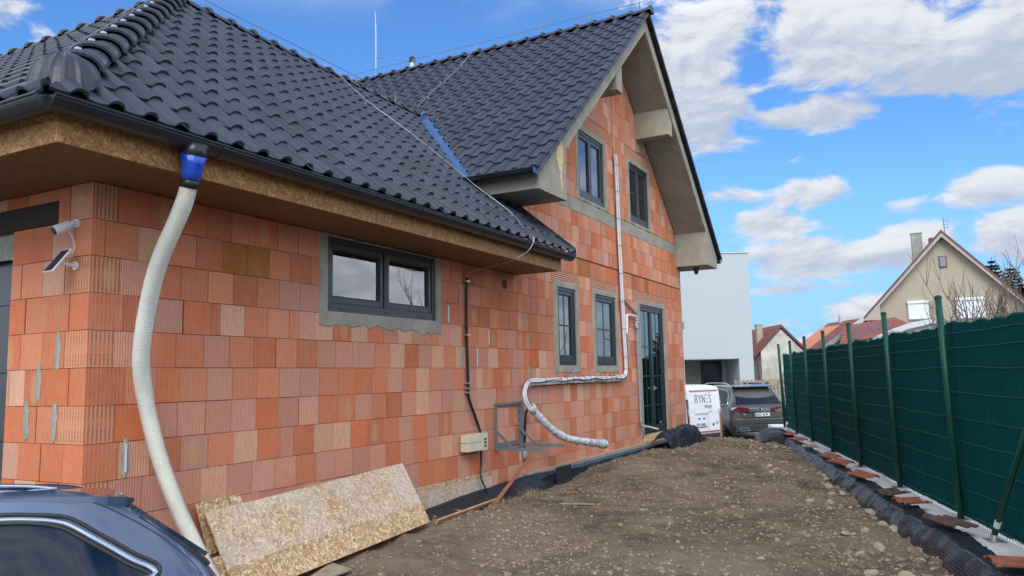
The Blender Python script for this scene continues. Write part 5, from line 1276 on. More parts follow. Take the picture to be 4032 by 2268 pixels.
# ================================================================== VEHICLES
def catmull(P, n):
    P = [np.array(p, float) for p in P]; P = [2 * P[0] - P[1]] + P + [2 * P[-1] - P[-2]]; out = []
    for i in range(1, len(P) - 2):
        for k in range(n):
            t = k / n; a, b, c, d = P[i - 1:i + 3]
            out.append(.5 * (2 * b + (c - a) * t + (2 * a - 5 * b + 4 * c - d) * t * t + (3 * b - a - 3 * c + d) * t ** 3))
    out.append(P[-2]); return out
class Car:
    """stations: (x, W, zb, zbelt, yg, zg, zr); x from the rear forwards, y to the left"""
    def __init__(s, name, label, cat, stations, paint, pos, fwd, group=None):
        s.e = bpy.data.objects.new(name, None); col.objects.link(s.e); s.e['label'] = label; s.e['category'] = cat
        s.e.location = pos; s.e.rotation_euler = (0, 0, math.atan2(fwd[1], fwd[0]))
        S = []
        for (x, W, zb, zt, yg, zg, zr) in stations:
            S.append(np.array([[x, 0, zb], [x, .75 * W, zb], [x, .95 * W, zb + .10], [x, W, zb + .28], [x, W, (zb + zt) / 2 + .1], [x, W * .985, zt - .06], [x, W * .955, zt], [x, yg, zg], [x, yg * .93, zg + (zr - zg) * .55], [x, yg * .6, zr - .008], [x, 0, zr]]))
        D = catmull(S, 8); s.G = []
        for q in D:
            r = catmull(list(q), 3); s.G.append(np.array(r))
        G = s.G; nx, nr = len(G), len(G[0]); mb = MB(); V = []; F = []
        for q in G:
            V += [tuple(p) for p in q] + [(p[0], -p[1], p[2]) for p in q]
        w2 = 2 * nr
        for i in range(nx - 1):
            for j in range(nr - 1):
                a = i * w2 + j; F.append((a, a + 1, a + w2 + 1, a + w2)); a += nr; F.append((a + w2, a + w2 + 1, a + 1, a))
        for i0, rev in ((0, 0), (nx - 1, 1)):
            for j in range(nr - 1):
                a = i0 * w2 + j; f = (a, a + nr, a + nr + 1, a + 1); F.append(f[::-1] if rev else f)
        mb.idx(V, F); s.body = mb.build('body', paint, s.e, smooth=True)
    def sy(s, x, z):
        X_ = [g[0][0] for g in s.G]; i = max(0, min(len(X_) - 2, int(np.searchsorted(X_, x)) - 1)); t = min(1, max(0, (x - X_[i]) / max(1e-6, X_[i + 1] - X_[i])))
        f_ = lambda g: float(np.interp(z, g[int(len(g) * .35):, 2], g[int(len(g) * .35):, 1]))
        return f_(s.G[i]) * (1 - t) + f_(s.G[i + 1]) * t
    def panel(s, name, mt, top, bot, off=.006, side=1, nz=6):
        """side panel between two boundary curves given as (x, z) lists with matching x"""
        xs = sorted(set(list(np.linspace(top[0][0], top[-1][0], 24)) + list(np.linspace(top[0][0], top[0][0] + .5, 22)))); T = lambda x: float(np.interp(x, [p[0] for p in top], [p[1] for p in top])); B = lambda x: float(np.interp(x, [p[0] for p in bot], [p[1] for p in bot]))
        mb = MB(); mb.grid(len(xs) - 1, nz, lambda i, j: (lambda z: (xs[i], side * (s.sy(xs[i], z) + off), z))(B(xs[i]) + (T(xs[i]) - B(xs[i])) * j / nz)); return mb.build(name, mt, s.e, smooth=True)
    def trim(s, name, mt, pts, r, off=.006, side=1, flat=1):
        P = [Vector(p) for p in catmull([(x, z, 0) for x, z in pts], 5)]; mb = MB(); mb.tube([(p[0], side * (s.sy(p[0], p[1]) + off), p[1]) for p in P], r, 8); return mb.build(name, mt, s.e, smooth=True)
    def wheel(s, x, y, r, wdt, side):
        mb = MB(); n = 28; prof = [(r * .66, 0), (r * .92, .0), (r, .03), (r, wdt - .03), (r * .92, wdt), (r * .5, wdt)]
        def ringf(rr, off): return [(x + rr * math.cos(2 * PI * k / n), side * (y - off), r + rr * math.sin(2 * PI * k / n)) for k in range(n)]
        R_ = [ringf(a, b) for a, b in prof]
        for a in range(len(R_) - 1):
            for k in range(n): mb.face([R_[a][k], R_[a][(k + 1) % n], R_[a + 1][(k + 1) % n], R_[a + 1][k]])
        wh = mb.build('wheel', 'rubber', s.e, smooth=True); mb = MB(); c = (x, side * (y - .03), r)
        for k in range(10):
            a0 = 2 * PI * k / 10; p = lambda a, rr, o_: (x + rr * math.cos(a), side * (y - o_), r + rr * math.sin(a))
            mb.face([p(a0, .06, .02), p(a0 + .55, .06, .02), p(a0 + .40, r * .66, .012), p(a0 + .15, r * .66, .012)])
        for k in range(n):
            a, b = 2 * PI * k / n, 2 * PI * (k + 1) / n; p = lambda a, rr, o_: (x + rr * math.cos(a), side * (y - o_), r + rr * math.sin(a))
            mb.face([p(a, r * .62, .01), p(b, r * .62, .01), p(b, r * .68, .0), p(a, r * .68, .0)]); mb.face([(x, side * (y - .03), r), p(a, .07, .02), p(b, .07, .02)]); mb.face([(x, side * (y - .09), r), p(a, r * .66, .09), p(b, r * .66, .09)], 1)
        mb.build('rim', ['galv', 'rubber'], wh)
        mb = MB(); 
        for k in range(n // 2 + 2):
            a, b = PI * (k - 1) / (n // 2), PI * k / (n // 2); p = lambda a, rr, o_: (x + rr * math.cos(a), side * o_, r + rr * math.sin(a))
            mb.face([p(a, r * 1.02, y + .012), p(b, r * 1.02, y + .012), p(b, r * 1.16, y + .014), p(a, r * 1.16, y + .014)]); mb.face([p(a, r * .3, y - .02), p(b, r * .3, y - .02), p(b, r * 1.1, y + .008), p(a, r * 1.1, y + .008)])
        mb.build('wheel_arch', 'plastic_dark', s.e)
def text_mesh(txt, size, name, mt, parent, org, right, up, depth=.002, bold=0, align='LEFT', sx=1.0):
    cu = bpy.data.curves.new('t', 'FONT'); cu.body = txt; cu.size = size; cu.extrude = depth; cu.offset = bold; cu.align_x = align
    ob = bpy.data.objects.new('t', cu); col.objects.link(ob); dg = bpy.context.evaluated_depsgraph_get(); me = bpy.data.meshes.new_from_object(ob.evaluated_get(dg)); bpy.data.objects.remove(ob)
    right = Vector(right).normalized(); up = Vector(up).normalized(); nrm = right.cross(up)
    for v in me.vertices:
        c = v.co.copy(); v.co = Vector(org) + right * c.x * sx + up * c.y + nrm * c.z
    me.name = name; me.materials.clear(); me.materials.append(MAT[mt]); o = bpy.data.objects.new(name, me); col.objects.link(o); o.parent = parent
    return o
def plate(car, y, z, x, txt):
    mb = MB(); mb.box((x - .012, y - .26, z - .055), (x, y + .26, z + .055)); p = mb.build('number_plate', 'plate_white', car.e)
    mb = MB(); mb.box((x - .0135, y + .22, z - .052), (x - .012, y + .257, z + .052)); mb.build('blue_band', 'plate_blue', p)
    text_mesh(txt, .112, 'plate_text', 'ink', p, (x - .0135, y + .205, z - .038), (0, -1, 0), (0, 0, 1), .001, .0025, sx=.88)
    mb = MB(); mb.box((x - .010, y - .265, z - .075), (x - .001, y + .265, z - .055)); mb.build('plate_frame', 'plastic_dark', p)
def quad(car, name, mt, pts, parent=None, th=.012):
    mb = MB(); P = [Vector(p) for p in pts]; n = (P[1] - P[0]).cross(P[-1] - P[0]).normalized()
    mb.extrude(P, n * -th); return mb.build(name, mt, parent or car.e, bevel=.003)

# ---- blue-grey estate car in the foreground
ST = [(0, .80, .35, .78, .70, .82, .84), (.05, .86, .30, .90, .69, .97, .99), (.11, .90, .28, .98, .70, 1.09, 1.10), (.21, .915, .26, 1.0, .70, 1.19, 1.205), (.29, .92, .25, 1.0, .70, 1.26, 1.275), (.38, .92, .24, 1.0, .70, 1.33, 1.345), (.50, .92, .22, 1.0, .71, 1.385, 1.41), (.65, .92, .22, 1.0, .715, 1.442, 1.452),
      (.95, .92, .2, 1.0, .72, 1.458, 1.474), (1.8, .92, .2, .99, .72, 1.465, 1.495), (2.6, .92, .2, .98, .70, 1.44, 1.485), (3.0, .92, .2, .97, .69, 1.34, 1.40), (3.7, .91, .2, .95, .74, 1.02, 1.05), (4.3, .89, .22, .85, .70, .88, .92), (4.72, .75, .3, .62, .6, .66, .68)]
wag = Car('estate_car', 'blue-grey estate car with chrome window trim, parked at the garage corner', 'car', ST, 'paint_blue', (-.405, -1.706, -.355), (-.848, .530))
wag.e.rotation_euler[0] = R(5)      # parked on the cross-fall of the drive
OUT = [(.343, 1.153), (.369, 1.174), (.427, 1.207), (.499, 1.258), (.571, 1.308), (.641, 1.356), (.692, 1.377), (.776, 1.391), (.907, 1.402), (1.3, 1.406), (2.0, 1.402), (2.6, 1.385), (2.9, 1.31), (3.35, 1.04)]
off_ = lambda d: [(x + (d * .9 if x < .72 else 0), z - d) for x, z in OUT]
topc = off_(.016); botc = [(.357, 1.125), (.40, 1.108), (.5, 1.095), (1.5, 1.06), (3.35, 1.0)]
for sd_ in (1, -1):
    wag.panel('side_window', 'car_glass', topc, botc, .006, sd_)
    wag.trim('window_seal', 'plastic_dark', off_(.024)[::-1] + [(.39, 1.128), (.5, 1.11), (1.5, 1.075), (3.3, 1.01)], .0085, .006, sd_)
    wag.trim('window_seal', 'plastic_dark', off_(-.008)[::-1] + [(.335, 1.135), (.37, 1.108), (.5, 1.085), (1.5, 1.045)], .008, .002, sd_)
    wag.trim('chrome_trim', 'chrome', off_(.010)[::-1] + [(.352, 1.134), (.38, 1.118), (.5, 1.098), (1.5, 1.058), (3.3, 1.0)], .0125, .007, sd_)
    mb = MB(); mb.tube(spline([(.70, sd_ * .665, 1.458), (.78, sd_ * .665, 1.474), (.9, sd_ * .665, 1.490), (1.2, sd_ * .665, 1.505), (2.3, sd_ * .665, 1.515), (2.6, sd_ * .66, 1.49)], 8), .0125, 10); mb.build('roof_rail', 'chrome', wag.e, smooth=True)
    mb = MB(); mb.tube(spline([(.72, sd_ * .672, 1.455), (1.3, sd_ * .672, 1.472), (2.6, sd_ * .672, 1.48)], 6), .012, 8); mb.build('rail_seat', 'plastic_dark', wag.e, smooth=True)
    for wx in (.92, 3.75): wag.wheel(wx, .915, .335, .24, sd_)
    wag.trim('panel_gap', 'plastic_dark', [(.66, 1.452), (.639, 1.448), (.56, 1.42), (.482, 1.376), (.397, 1.322), (.303, 1.250), (.207, 1.157), (.167, 1.099)], .0030, -.0005, sd_)
    quad(wag, 'tail_lamp', 'tail_red', [(.02, sd_ * .60, .78), (.10, sd_ * .895, .78), (.12, sd_ * .89, .90), (.06, sd_ * .60, .90)])
mb = MB()   # roof spoiler
sect = [(.98, 1.466, 1.45), (.80, 1.467, 1.42), (.65, 1.460, 1.375), (.52, 1.448, 1.372), (.45, 1.440, 1.392), (.416, 1.428, 1.408)]
yw = lambda y: 1 - .0
P_ = []
for (x, zt, zb) in sect:
    w_ = interp(x, [.41, .47, .65, 1], [.64, .70, .722, .72])
    P_.append([(x + .0 * abs(t), t * w_, zt + .006 * (1 - t * t) - (.004 if abs(t) > .95 else 0)) for t in np.linspace(-1, 1, 13)] + [(x + .01, t * w_, zb) for t in np.linspace(1, -1, 13)])
for a, b in zip(P_[:-1], P_[1:]):
    n = len(a)
    for i in range(n): mb.face([a[i], a[(i + 1) % n], b[(i + 1) % n], b[i]])
mb.face(P_[-1]); mb.face(P_[0][::-1]); mb.build('roof_spoiler', 'paint_blue', wag.e)
quad(wag, 'rear_window', 'car_glass', [(.44, .60, 1.39), (.44, -.60, 1.39), (.135, -.62, 1.155), (.135, .62, 1.155)], th=.02)
for sd_ in (1, -1): quad(wag, 'spoiler_side', 'plastic_dark', [(.40, sd_ * .62, 1.375), (.40, sd_ * .70, 1.355), (.125, sd_ * .70, 1.135), (.125, sd_ * .62, 1.145)], th=.012)

# ---- dark grey SUV
SS = [(0, .90, .34, .95, .84, 1.0, 1.02), (.06, .97, .28, 1.02, .84, 1.06, 1.09), (.16, 1.0, .26, 1.05, .80, 1.16, 1.19), (.40, 1.0, .25, 1.07, .73, 1.46, 1.52), (.60, 1.0, .24, 1.07, .70, 1.60, 1.69),
      (1.2, 1.0, .24, 1.06, .70, 1.63, 1.74), (2.4, 1.0, .24, 1.05, .70, 1.62, 1.74), (3.0, 1.0, .24, 1.04, .70, 1.50, 1.60), (3.65, .99, .24, 1.03, .80, 1.12, 1.17), (4.4, .97, .26, .96, .78, 1.0, 1.04), (4.88, .84, .34, .74, .7, .8, .82)]
suv = Car('suv', 'dark grey SUV with chrome exhaust tips parked beside the white van', 'car', SS, 'paint_suv', (22.95, .17, -.555), (.788, .616))
tt = [(.42, 1.16), (.50, 1.28), (.62, 1.45), (.85, 1.54), (1.3, 1.565), (2.5, 1.56), (2.9, 1.48), (3.5, 1.14)]; bb_ = [(.42, 1.14), (.52, 1.12), (1.5, 1.10), (3.5, 1.08)]
for sd_ in (1, -1):
    suv.panel('side_window', 'car_glass', tt, bb_, .01, sd_)
    suv.trim('chrome_trim', 'chrome', [(2.9, 1.49), (2.4, 1.575), (1.3, 1.585), (.85, 1.56), (.60, 1.46), (.46, 1.26), (.40, 1.15), (.50, 1.105), (1.5, 1.085), (3.4, 1.07)], .016, .014, sd_)
    mb = MB(); mb.tube(spline([(.85, sd_ * .64, 1.74), (1.1, sd_ * .64, 1.79), (1.8, sd_ * .64, 1.80), (2.6, sd_ * .64, 1.78), (2.8, sd_ * .64, 1.72)], 6), .018, 8); mb.build('roof_rail', 'galv', suv.e, smooth=True)
    for wx in (.95, 3.95): suv.wheel(wx, .985, .38, .29, sd_)
    L_ = [(-.03, sd_ * .40, .90), (-.02, sd_ * .70, .885), (.02, sd_ * .93, .90), (.06, sd_ * .985, .95), (.08, sd_ * .975, 1.03), (-.0, sd_ * .80, 1.05), (-.035, sd_ * .42, 1.01)]
    lo_ = quad(suv, 'tail_lamp', 'tail_red', L_ if sd_ > 0 else L_[::-1], th=.05)
    quad(suv, 'lamp_strip', 'sign_red', [(-.042, sd_ * .45, .93), (-.022, sd_ * .78, .925), (-.022, sd_ * .78, .945), (-.042, sd_ * .45, .95)], lo_)
    quad(suv, 'reflector', 'tail_red', [(-.03, sd_ * .52, .60), (-.0, sd_ * .84, .60), (-.0, sd_ * .84, .655), (-.03, sd_ * .60, .64)])
    ex_ = quad(suv, 'exhaust_tip', 'chrome', [(-.06, sd_ * .42, .29), (-.06, sd_ * .74, .29), (-.06, sd_ * .80, .40), (-.06, sd_ * .45, .40)], th=-.10)
    quad(suv, 'exhaust_opening', 'plastic_dark', [(-.066, sd_ * .455, .312), (-.066, sd_ * .72, .312), (-.066, sd_ * .755, .378), (-.066, sd_ * .475, .378)], ex_)
quad(suv, 'rear_window', 'car_glass', [(.105, .78, 1.14), (.105, -.78, 1.14), (.475, -.60, 1.585), (.475, .60, 1.585)], th=.02)
mb = MB(); mb.hexa([(.36, -.64, 1.655), (.72, -.64, 1.70), (.72, .64, 1.70), (.36, .64, 1.655), (.36, -.64, 1.695), (.72, -.64, 1.745), (.72, .64, 1.745), (.36, .64, 1.695)]); mb.build('roof_spoiler', 'paint_suv', suv.e, bevel=.015)
mb = MB(); mb.hexa([(-.05, -.90, .26), (.25, -.97, .22), (.25, .97, .22), (-.05, .90, .26), (-.055, -.90, .46), (.25, -.985, .46), (.25, .985, .46), (-.055, .90, .46)]); mb.build('lower_bumper', 'plastic_dark', suv.e, bevel=.02)
mb = MB(); mb.hexa([(-.02, -.86, .50), (.2, -1.0, .48), (.2, 1.0, .48), (-.02, .86, .50), (-.045, -.86, .68), (.2, -.99, .70), (.2, .99, .70), (-.045, .86, .68)]); mb.build('bumper', 'paint_suv', suv.e, bevel=.03)
mb = MB(); mb.box((-.03, -.52, .855), (-.0, .52, .885)); mb.box((-.052, -.62, .70), (-.02, .62, .708)); mb.build('hatch_edge', 'plastic_dark', suv.e)
mb = MB(); mb.bar((.12, .0, 1.17), (.22, -.42, 1.22), .02, .02); mb.tube([(.08, .0, 1.15), (.14, .0, 1.19)], .025, 8); mb.build('rear_wiper', 'plastic_dark', suv.e)
mb = MB(); mb.tube([(.9, .0, 1.745), (.95, 0, 1.79), (1.12, 0, 1.75)], [.02, .03, .012], 8); mb.build('roof_antenna', 'plastic_dark', suv.e)
plate(suv, -.03, .795, -.035, '8AD 4539')
mb = MB()
cc = (-.046, -.03, .965)
for k in range(24):
    a, b = 2 * PI * k / 24, 2 * PI * (k + 1) / 24; p = lambda a, r, x: (x, cc[1] - r * math.cos(a), cc[2] + r * math.sin(a))
    mb.face([p(a, .030, cc[0]), p(b, .030, cc[0]), p(b, .045, cc[0]), p(a, .045, cc[0])][::-1], 0); mb.face([(cc[0], cc[1], cc[2]), p(b, .030, cc[0]), p(a, .030, cc[0])], 1 if (k // 6) % 2 else 2)
    mb.face([p(a, .045, cc[0]), p(b, .045, cc[0]), p(b, .045, 0), p(a, .045, 0)], 0)
mb.build('emblem', ['ink', 'plate_white', 'emblem_blue'], suv.e)
text_mesh('X5', .075, 'badge', 'galv', suv.e, (-.047, .62, .79), (0, -1, 0), (0, 0, 1), .002, .002)

# ---- white van
VS = [(0, .84, .36, .95, .80, 1.05, 1.10), (.02, .87, .32, 1.10, .82, 1.40, 1.52), (.05, .88, .30, 1.15, .80, 1.62, 1.74), (.14, .88, .28, 1.15, .78, 1.70, 1.80), (.6, .88, .26, 1.15, .77, 1.74, 1.83), (2.2, .88, .26, 1.12, .77, 1.74, 1.83), (2.8, .88, .26, 1.1, .74, 1.64, 1.74), (3.5, .87, .26, 1.05, .74, 1.14, 1.18), (4.1, .85, .28, .92, .72, .96, 1.0), (4.42, .76, .34, .70, .62, .74, .76)]
van = Car('van', 'white panel van with dark lettering and red dashed stripes on its rear doors', 'van', VS, 'paint_white', (20.57, 1.33, -.57), (.342, .94))
rx = lambda z: -.012 + max(0, z - .55) * .045
def vq(name, mt, y0, y1, z0, z1, th=.006, o=.0): 
    return quad(van, name, mt, [(rx(z0) - .012 - o, y0, z0), (rx(z0) - .012 - o, y1, z0), (rx(z1) - .012 - o, y1, z1), (rx(z1) - .012 - o, y0, z1)], th=-th)
mb = MB()   # the pair of doors, flat over the rounded back
dz_ = [(.36, .79), (.9, .80), (1.35, .775), (1.66, .70)]
for a, b in zip(dz_[:-1], dz_[1:]):
    A0, B0 = rx(a[0]) - .004, rx(b[0]) - .004
    mb.hexa([(A0, -a[1], a[0]), (A0, a[1], a[0]), (.12, a[1], a[0]), (.12, -a[1], a[0]), (B0, -b[1], b[0]), (B0, b[1], b[0]), (.12, b[1], b[0]), (.12, -b[1], b[0])])
dr = mb.build('rear_door', 'paint_white', van.e)
S_ = -.13
vq('door_seam', 'ink_grey', S_ - .004, S_ + .004, .40, 1.66, .002)
vq('window_panel', 'paint_white', S_ - .56, S_ - .03, .98, 1.56, .008); vq('window_panel', 'paint_white', S_ + .05, S_ + .80 * .8, .98, 1.56, .008)
for k in range(26):
    y = .70 - 1.40 * k / 25; vq('stripe_dash', 'sign_red', y - .019, y + .019, 1.605, 1.655, .003, .001)
for k in range(28):
    y = .76 - 1.52 * k / 27; vq('stripe_dash', 'sign_red', y - .019, y + .019, .385, .44, .003, .001)
mb = MB(); mb.hexa([(-.08, -.80, .22), (.3, -.87, .22), (.3, .87, .22), (-.08, .80, .22), (-.08, -.80, .36), (.3, -.885, .38), (.3, .885, .38), (-.08, .80, .36)]); mb.build('bumper', 'plastic_dark', van.e, bevel=.02)
for sd_ in (1, -1):
    tl_ = vq('tail_lamp', 'tail_red', sd_ * .80, sd_ * .875, .70, 1.40, .03) if sd_ > 0 else vq('tail_lamp', 'tail_red', -.875, -.80, .70, 1.40, .03)
    vq('lamp_window', 'tail_white', min(sd_ * .80, sd_ * .87), max(sd_ * .80, sd_ * .87), .95, 1.12, .034)
    for wx in (.75, 3.45): van.wheel(wx, .87, .33, .22, sd_)
def gly(strokes, y, z, s_, th, name, mt):
    mb = MB()
    for st in strokes:
        for a, b in zip(st[:-1], st[1:]):
            A_ = (rx(z + a[1] * s_) - .024, y - a[0] * s_, z + a[1] * s_); B_ = (rx(z + b[1] * s_) - .024, y - b[0] * s_, z + b[1] * s_); mb.bar(A_, B_, th, .004, (1, 0, 0))
    return mb
arc = lambda cx, cy, rx_, ry_, a0, a1, n=8: [(cx + rx_ * math.cos(a0 + (a1 - a0) * i / n), cy + ry_ * math.sin(a0 + (a1 - a0) * i / n)) for i in range(n + 1)]
GL = {'R': [[(0, 0), (0, 1), (.28, 1)] + arc(.28, .76, .22, .24, PI / 2, -PI / 2) + [(0, .52)], [(.24, .52), (.52, 0)]], 'Y': [[(0, 1), (.26, .48), (.52, 1)], [(.26, .48), (.26, 0)]], 'N': [[(0, 0), (0, 1), (.5, 0), (.5, 1)]],
      'E': [[(0, 0), (.38, 0)], [(0, .5), (.38, .5)], [(0, 1), (.38, 1)]], 'S': [[(.44, .86)] + arc(.24, .76, .20, .22, .4, PI) + arc(.24, .76, .20, .22, PI, PI * 1.4)[1:] + arc(.24, .24, .22, .24, PI * .35, -PI * .9), [(.10, 1.22), (.38, 1.22)]]}
mb = MB(); yy_ = .47; 
for ch in 'RYNES':
    g_ = gly(GL[ch], yy_, 1.28, .235, .014, '', ''); i0 = len(mb.v)
    for f, u_ in zip(g_.f, g_.uv): mb.f.append(tuple(i0 + k for k in f)); mb.m.append(0); mb.uv.append(u_); mb.tone.append(None); mb.kind.append(None)
    mb.v += g_.v; yy_ -= (.66 if ch in 'RYN' else .55) * .235 + .025
mb.build('sign_lettering', 'ink', dr)
text_mesh('design', .16, 'sign_lettering', 'ink_grey', dr, (rx(1.12) - .024, .02, 1.13), (0, -1, 0), (.045, 0, 1), .001)
text_mesh('www.rynesdesign.cz', .085, 'sign_lettering', 'ink_grey', dr, (rx(.9) - .024, .52, .93), (0, -1, 0), (.045, 0, 1), .001)
vq('door_handle', 'plastic_dark', -.36, -.22, .98, 1.03, .02)
vq('handle_recess', 'plastic_dark', .26, .36, .79, .83, .012); vq('handle_recess', 'plastic_dark', .02, .12, .79, .83, .012)
plate(van, .22, .635, -.028, '9T4 9850')
mb = MB()
for (y, z, r_, sy_) in ((-.38, .62, .05, 1), (-.58, .66, .045, .7)):
    for k in range(20):
        a, b = 2 * PI * k / 20, 2 * PI * (k + 1) / 20; p = lambda a, r: (-.0275, y - r * math.cos(a), z + r * math.sin(a) * sy_)
        mb.face([p(a, r_ * .72), p(a, r_), p(b, r_), p(b, r_ * .72)]); mb.face([(-.0275, y, z), p(a, r_ * .5), p(b, r_ * .5)])
mb.build('badge', 'ink', dr)
mb = MB(); mb.tube([(.7, .25, 1.80), (.7, .25, 1.87), (.7, .25, 2.0)], [.07, .04, .028], 10); mb.build('roof_beacon', 'plastic_dark', van.e)
for t_, z in (('www', .0),): pass

# ================================================================== NEIGHBOURHOOD
U = Vector((.4742, -.8804, 0)); Wd = Vector((.8804, .4742, 0)); O3 = Vector((CP.x, CP.y, 0))
FR = [O3, U, Wd]
def W3(a, b, z): v = FR[0] + FR[1] * a + FR[2] * b; return (v.x, v.y, z)
def wbox(mb, a0, a1, b0, b1, z0, z1, mi=0):
    mb.hexa([W3(a0, b0, z0), W3(a1, b0, z0), W3(a1, b1, z0), W3(a0, b1, z0), W3(a0, b0, z1), W3(a1, b0, z1), W3(a1, b1, z1), W3(a0, b1, z1)], mi)
# modern white house
wh = thing('white_house', 'plain white flat-roofed modern house with a recessed dark entrance', 'house', W3(6, 37, -.6))
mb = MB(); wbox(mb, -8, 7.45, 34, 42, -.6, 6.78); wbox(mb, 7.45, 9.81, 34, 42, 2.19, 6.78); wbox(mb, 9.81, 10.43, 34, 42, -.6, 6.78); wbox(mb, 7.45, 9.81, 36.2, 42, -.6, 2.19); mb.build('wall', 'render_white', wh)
mb = MB(); wbox(mb, -8.04, 10.47, 33.96, 42.04, 6.781, 6.83); mb.build('parapet_cap', 'galv', wh)
mb = MB(); wbox(mb, 7.46, 8.60, 36.14, 36.2, 1.5, 2.18); wbox(mb, 7.46, 9.80, 34.02, 36.14, 2.165, 2.188); mb.build('recess_lining', 'chimney', wh)
mb = MB(); wbox(mb, 7.46, 8.60, 36.13, 36.2, -.5, 1.5); mb.build('recess_base', 'plaster_grey', wh)
mb = MB(); wbox(mb, 8.66, 9.60, 36.1, 36.19, -.5, 2.12); df = mb.build('entrance_door', 'metal_black', wh); mb = MB(); wbox(mb, 8.76, 9.50, 36.06, 36.10, -.3, 2.02); mb.build('pane', 'glass_dark', df)
# generic gabled house facing the camera
def gable_house(name, label, wallmat, roofmat, a0, a1, ap, zap, zl, zr_, b0, b1, ov=.35, eave=.3, cut=0):
    base = thing(name, label, 'house', W3(ap, (b0 + b1) / 2, -.6))
    mb = MB(); sl = (zap - zl) / (ap - a0); sr = (zap - zr_) / (a1 - ap); t = .22
    L0 = a0 + eave + .35; R0 = a1 - eave - .35; zz = lambda a: (zap - (ap - a) * sl if a < ap else zap - (a - ap) * sr) - t
    pts = [(L0, -.6), (R0, -.6), (R0, zz(R0)), (ap, zz(ap)), (L0, zz(L0))]
    mb.extrude([W3(p[0], b0, p[1]) for p in pts], FR[2] * (b1 - b0)); wl = mb.build('wall', wallmat, base)
    mb = MB()
    for s_ in (0, 1):
        A_, Bz, C_, Cz = (a0, zl, ap, zap) if s_ == 0 else (ap, zap, a1, zr_)
        p = [W3(A_, b0 - ov, Bz), W3(C_, b0 - ov, Cz), W3(C_, b1 + ov, Cz), W3(A_, b1 + ov, Bz)]; q = [(v[0], v[1], v[2] - .15) for v in p]
        ln = math.hypot(C_ - A_, Cz - Bz); D_ = b1 - b0 + 2 * ov; fl = 1 if s_ == 0 else 0
        u4 = [(0, 0 if s_ == 0 else ln), (0, ln if s_ == 0 else 0), (D_, ln if s_ == 0 else 0), (D_, 0 if s_ == 0 else ln)]
        mb.idx(p, [(0, 1, 2, 3)], 0, u4); mb.idx(q, [(3, 2, 1, 0)], 1); 
        for i in range(4): j = (i + 1) % 4; mb.face([p[i], q[i], q[j], p[j]], 1)
    rf = mb.build('roof', [roofmat, 'maroon'], base)
    return base, wl, rf
FR[:] = [Vector(W3(23.38, 42, 0)), Vector((.0872, -.9962, 0)), Vector((.9962, .0872, 0))]
bh, bw_, br__ = gable_house('beige_house', 'beige gabled house with white shutters, tallest house beyond the fence', 'beige', 'red_tile', -4.12, 4.05, 0, 9.0, 4.45, 4.5, 0, 10, .45, .15)
mb = MB()
pp_ = lambda l: [W3(p[0], -.42, p[1]) for p in l]
mb.extrude(pp_([(-4.05, 4.29), (-3.24, 4.29), (-3.24, 5.08), (0, 8.62), (0, 8.90), (-4.10, 4.40)]), FR[2] * .1); mb.extrude(pp_([(0, 8.62), (3.95, 4.30), (4.03, 4.5), (0, 8.90)]), FR[2] * .1); mb.build('barge_board', 'beige_trim', br__)
for (a, b, c, d) in [(-1.83, -.84, 4.27, 5.22), (.44, 1.76, 4.21, 5.25)]:
    mb = MB(); wbox(mb, a - .05, b + .05, -.06, 0.02, c - .06, d + .06); mb.build('window', 'beige_trim', bw_); mb = MB(); wbox(mb, a, b, -.10, -.06, c, d); wbox(mb, a - .04, b + .04, -.16, -.06, d - .10, d + .05); mb.build('roller_shutter', 'paint_white', bw_)
mb = MB(); wbox(mb, -.18, .20, -.05, 0.02, 6.98, 7.62); mb.build('window', 'maroon', bw_); mb = MB(); wbox(mb, -.13, .14, -.07, -.05, 7.05, 7.57); mb.build('pane', 'ink_grey', bw_)
mb = MB(); wbox(mb, -1.19, -.64, 3, 3.55, 7.0, 9.41); wbox(mb, -1.22, -.61, 2.97, 3.58, 9.41, 9.46); mb.build('chimney', 'chimney', br__); mb = MB(); wbox(mb, -.11, .3, 5, 5.5, 8, 9.40); mb.build('chimney', 'rust', br__)
mb = MB(); mb.tube([W3(-4.05, -.35, 4.3), W3(-3.7, -.2, 4.05), W3(-3.55, -.06, 3.9), W3(-3.55, -.06, 0)], .05, 8); mb.build('downpipe', 'maroon', bw_)
an = thing('tv_antenna', 'television aerial on a mast above the ridge of the beige house', 'antenna', W3(.32, 1, 8))
mb = MB(); mb.tube([W3(.34, 1, 8.6), W3(.30, 1, 9.85)], .022, 6); mb.build('mast', 'steel_grey', an); mb = MB(); mb.bar(W3(.22, 1, 9.9), W3(.22, 1, 9.3), .02, .02)
for z in (9.35, 9.5, 9.65, 9.78): mb.bar(W3(.30, .9, z), W3(.55, 1.2, z - .03), .015, .015)
mb.bar(W3(.5, 1, 9.75), W3(.48, 1, 9.2), .02, .02); mb.build('dipole', 'steel_grey', an)
FR[:] = [O3, U, Wd]
oh, ow_, or_ = gable_house('old_house', 'small old house with stained whitewashed gable next to the white house', 'old_wall', 'red_tile', 12.30, 15.3, 13.74, 3.98, 2.47, 2.35, 40, 49, .12, .02)
mb = MB(); wbox(mb, 12.90, 13.20, 41.2, 41.5, 2.8, 4.03); wbox(mb, 12.88, 13.22, 41.18, 41.52, 4.03, 4.08); mb.build('chimney', 'beige', or_)
mb = MB(); mb.tube([W3(12.46, 39.9, 2.35), W3(12.50, 39.9, -.5)], .045, 8); mb.build('downpipe', 'maroon', ow_)
rhs = thing('red_roof_house', 'salmon house with broad red tiled roof left of the beige house', 'house', W3(16.5, 41, -.6))
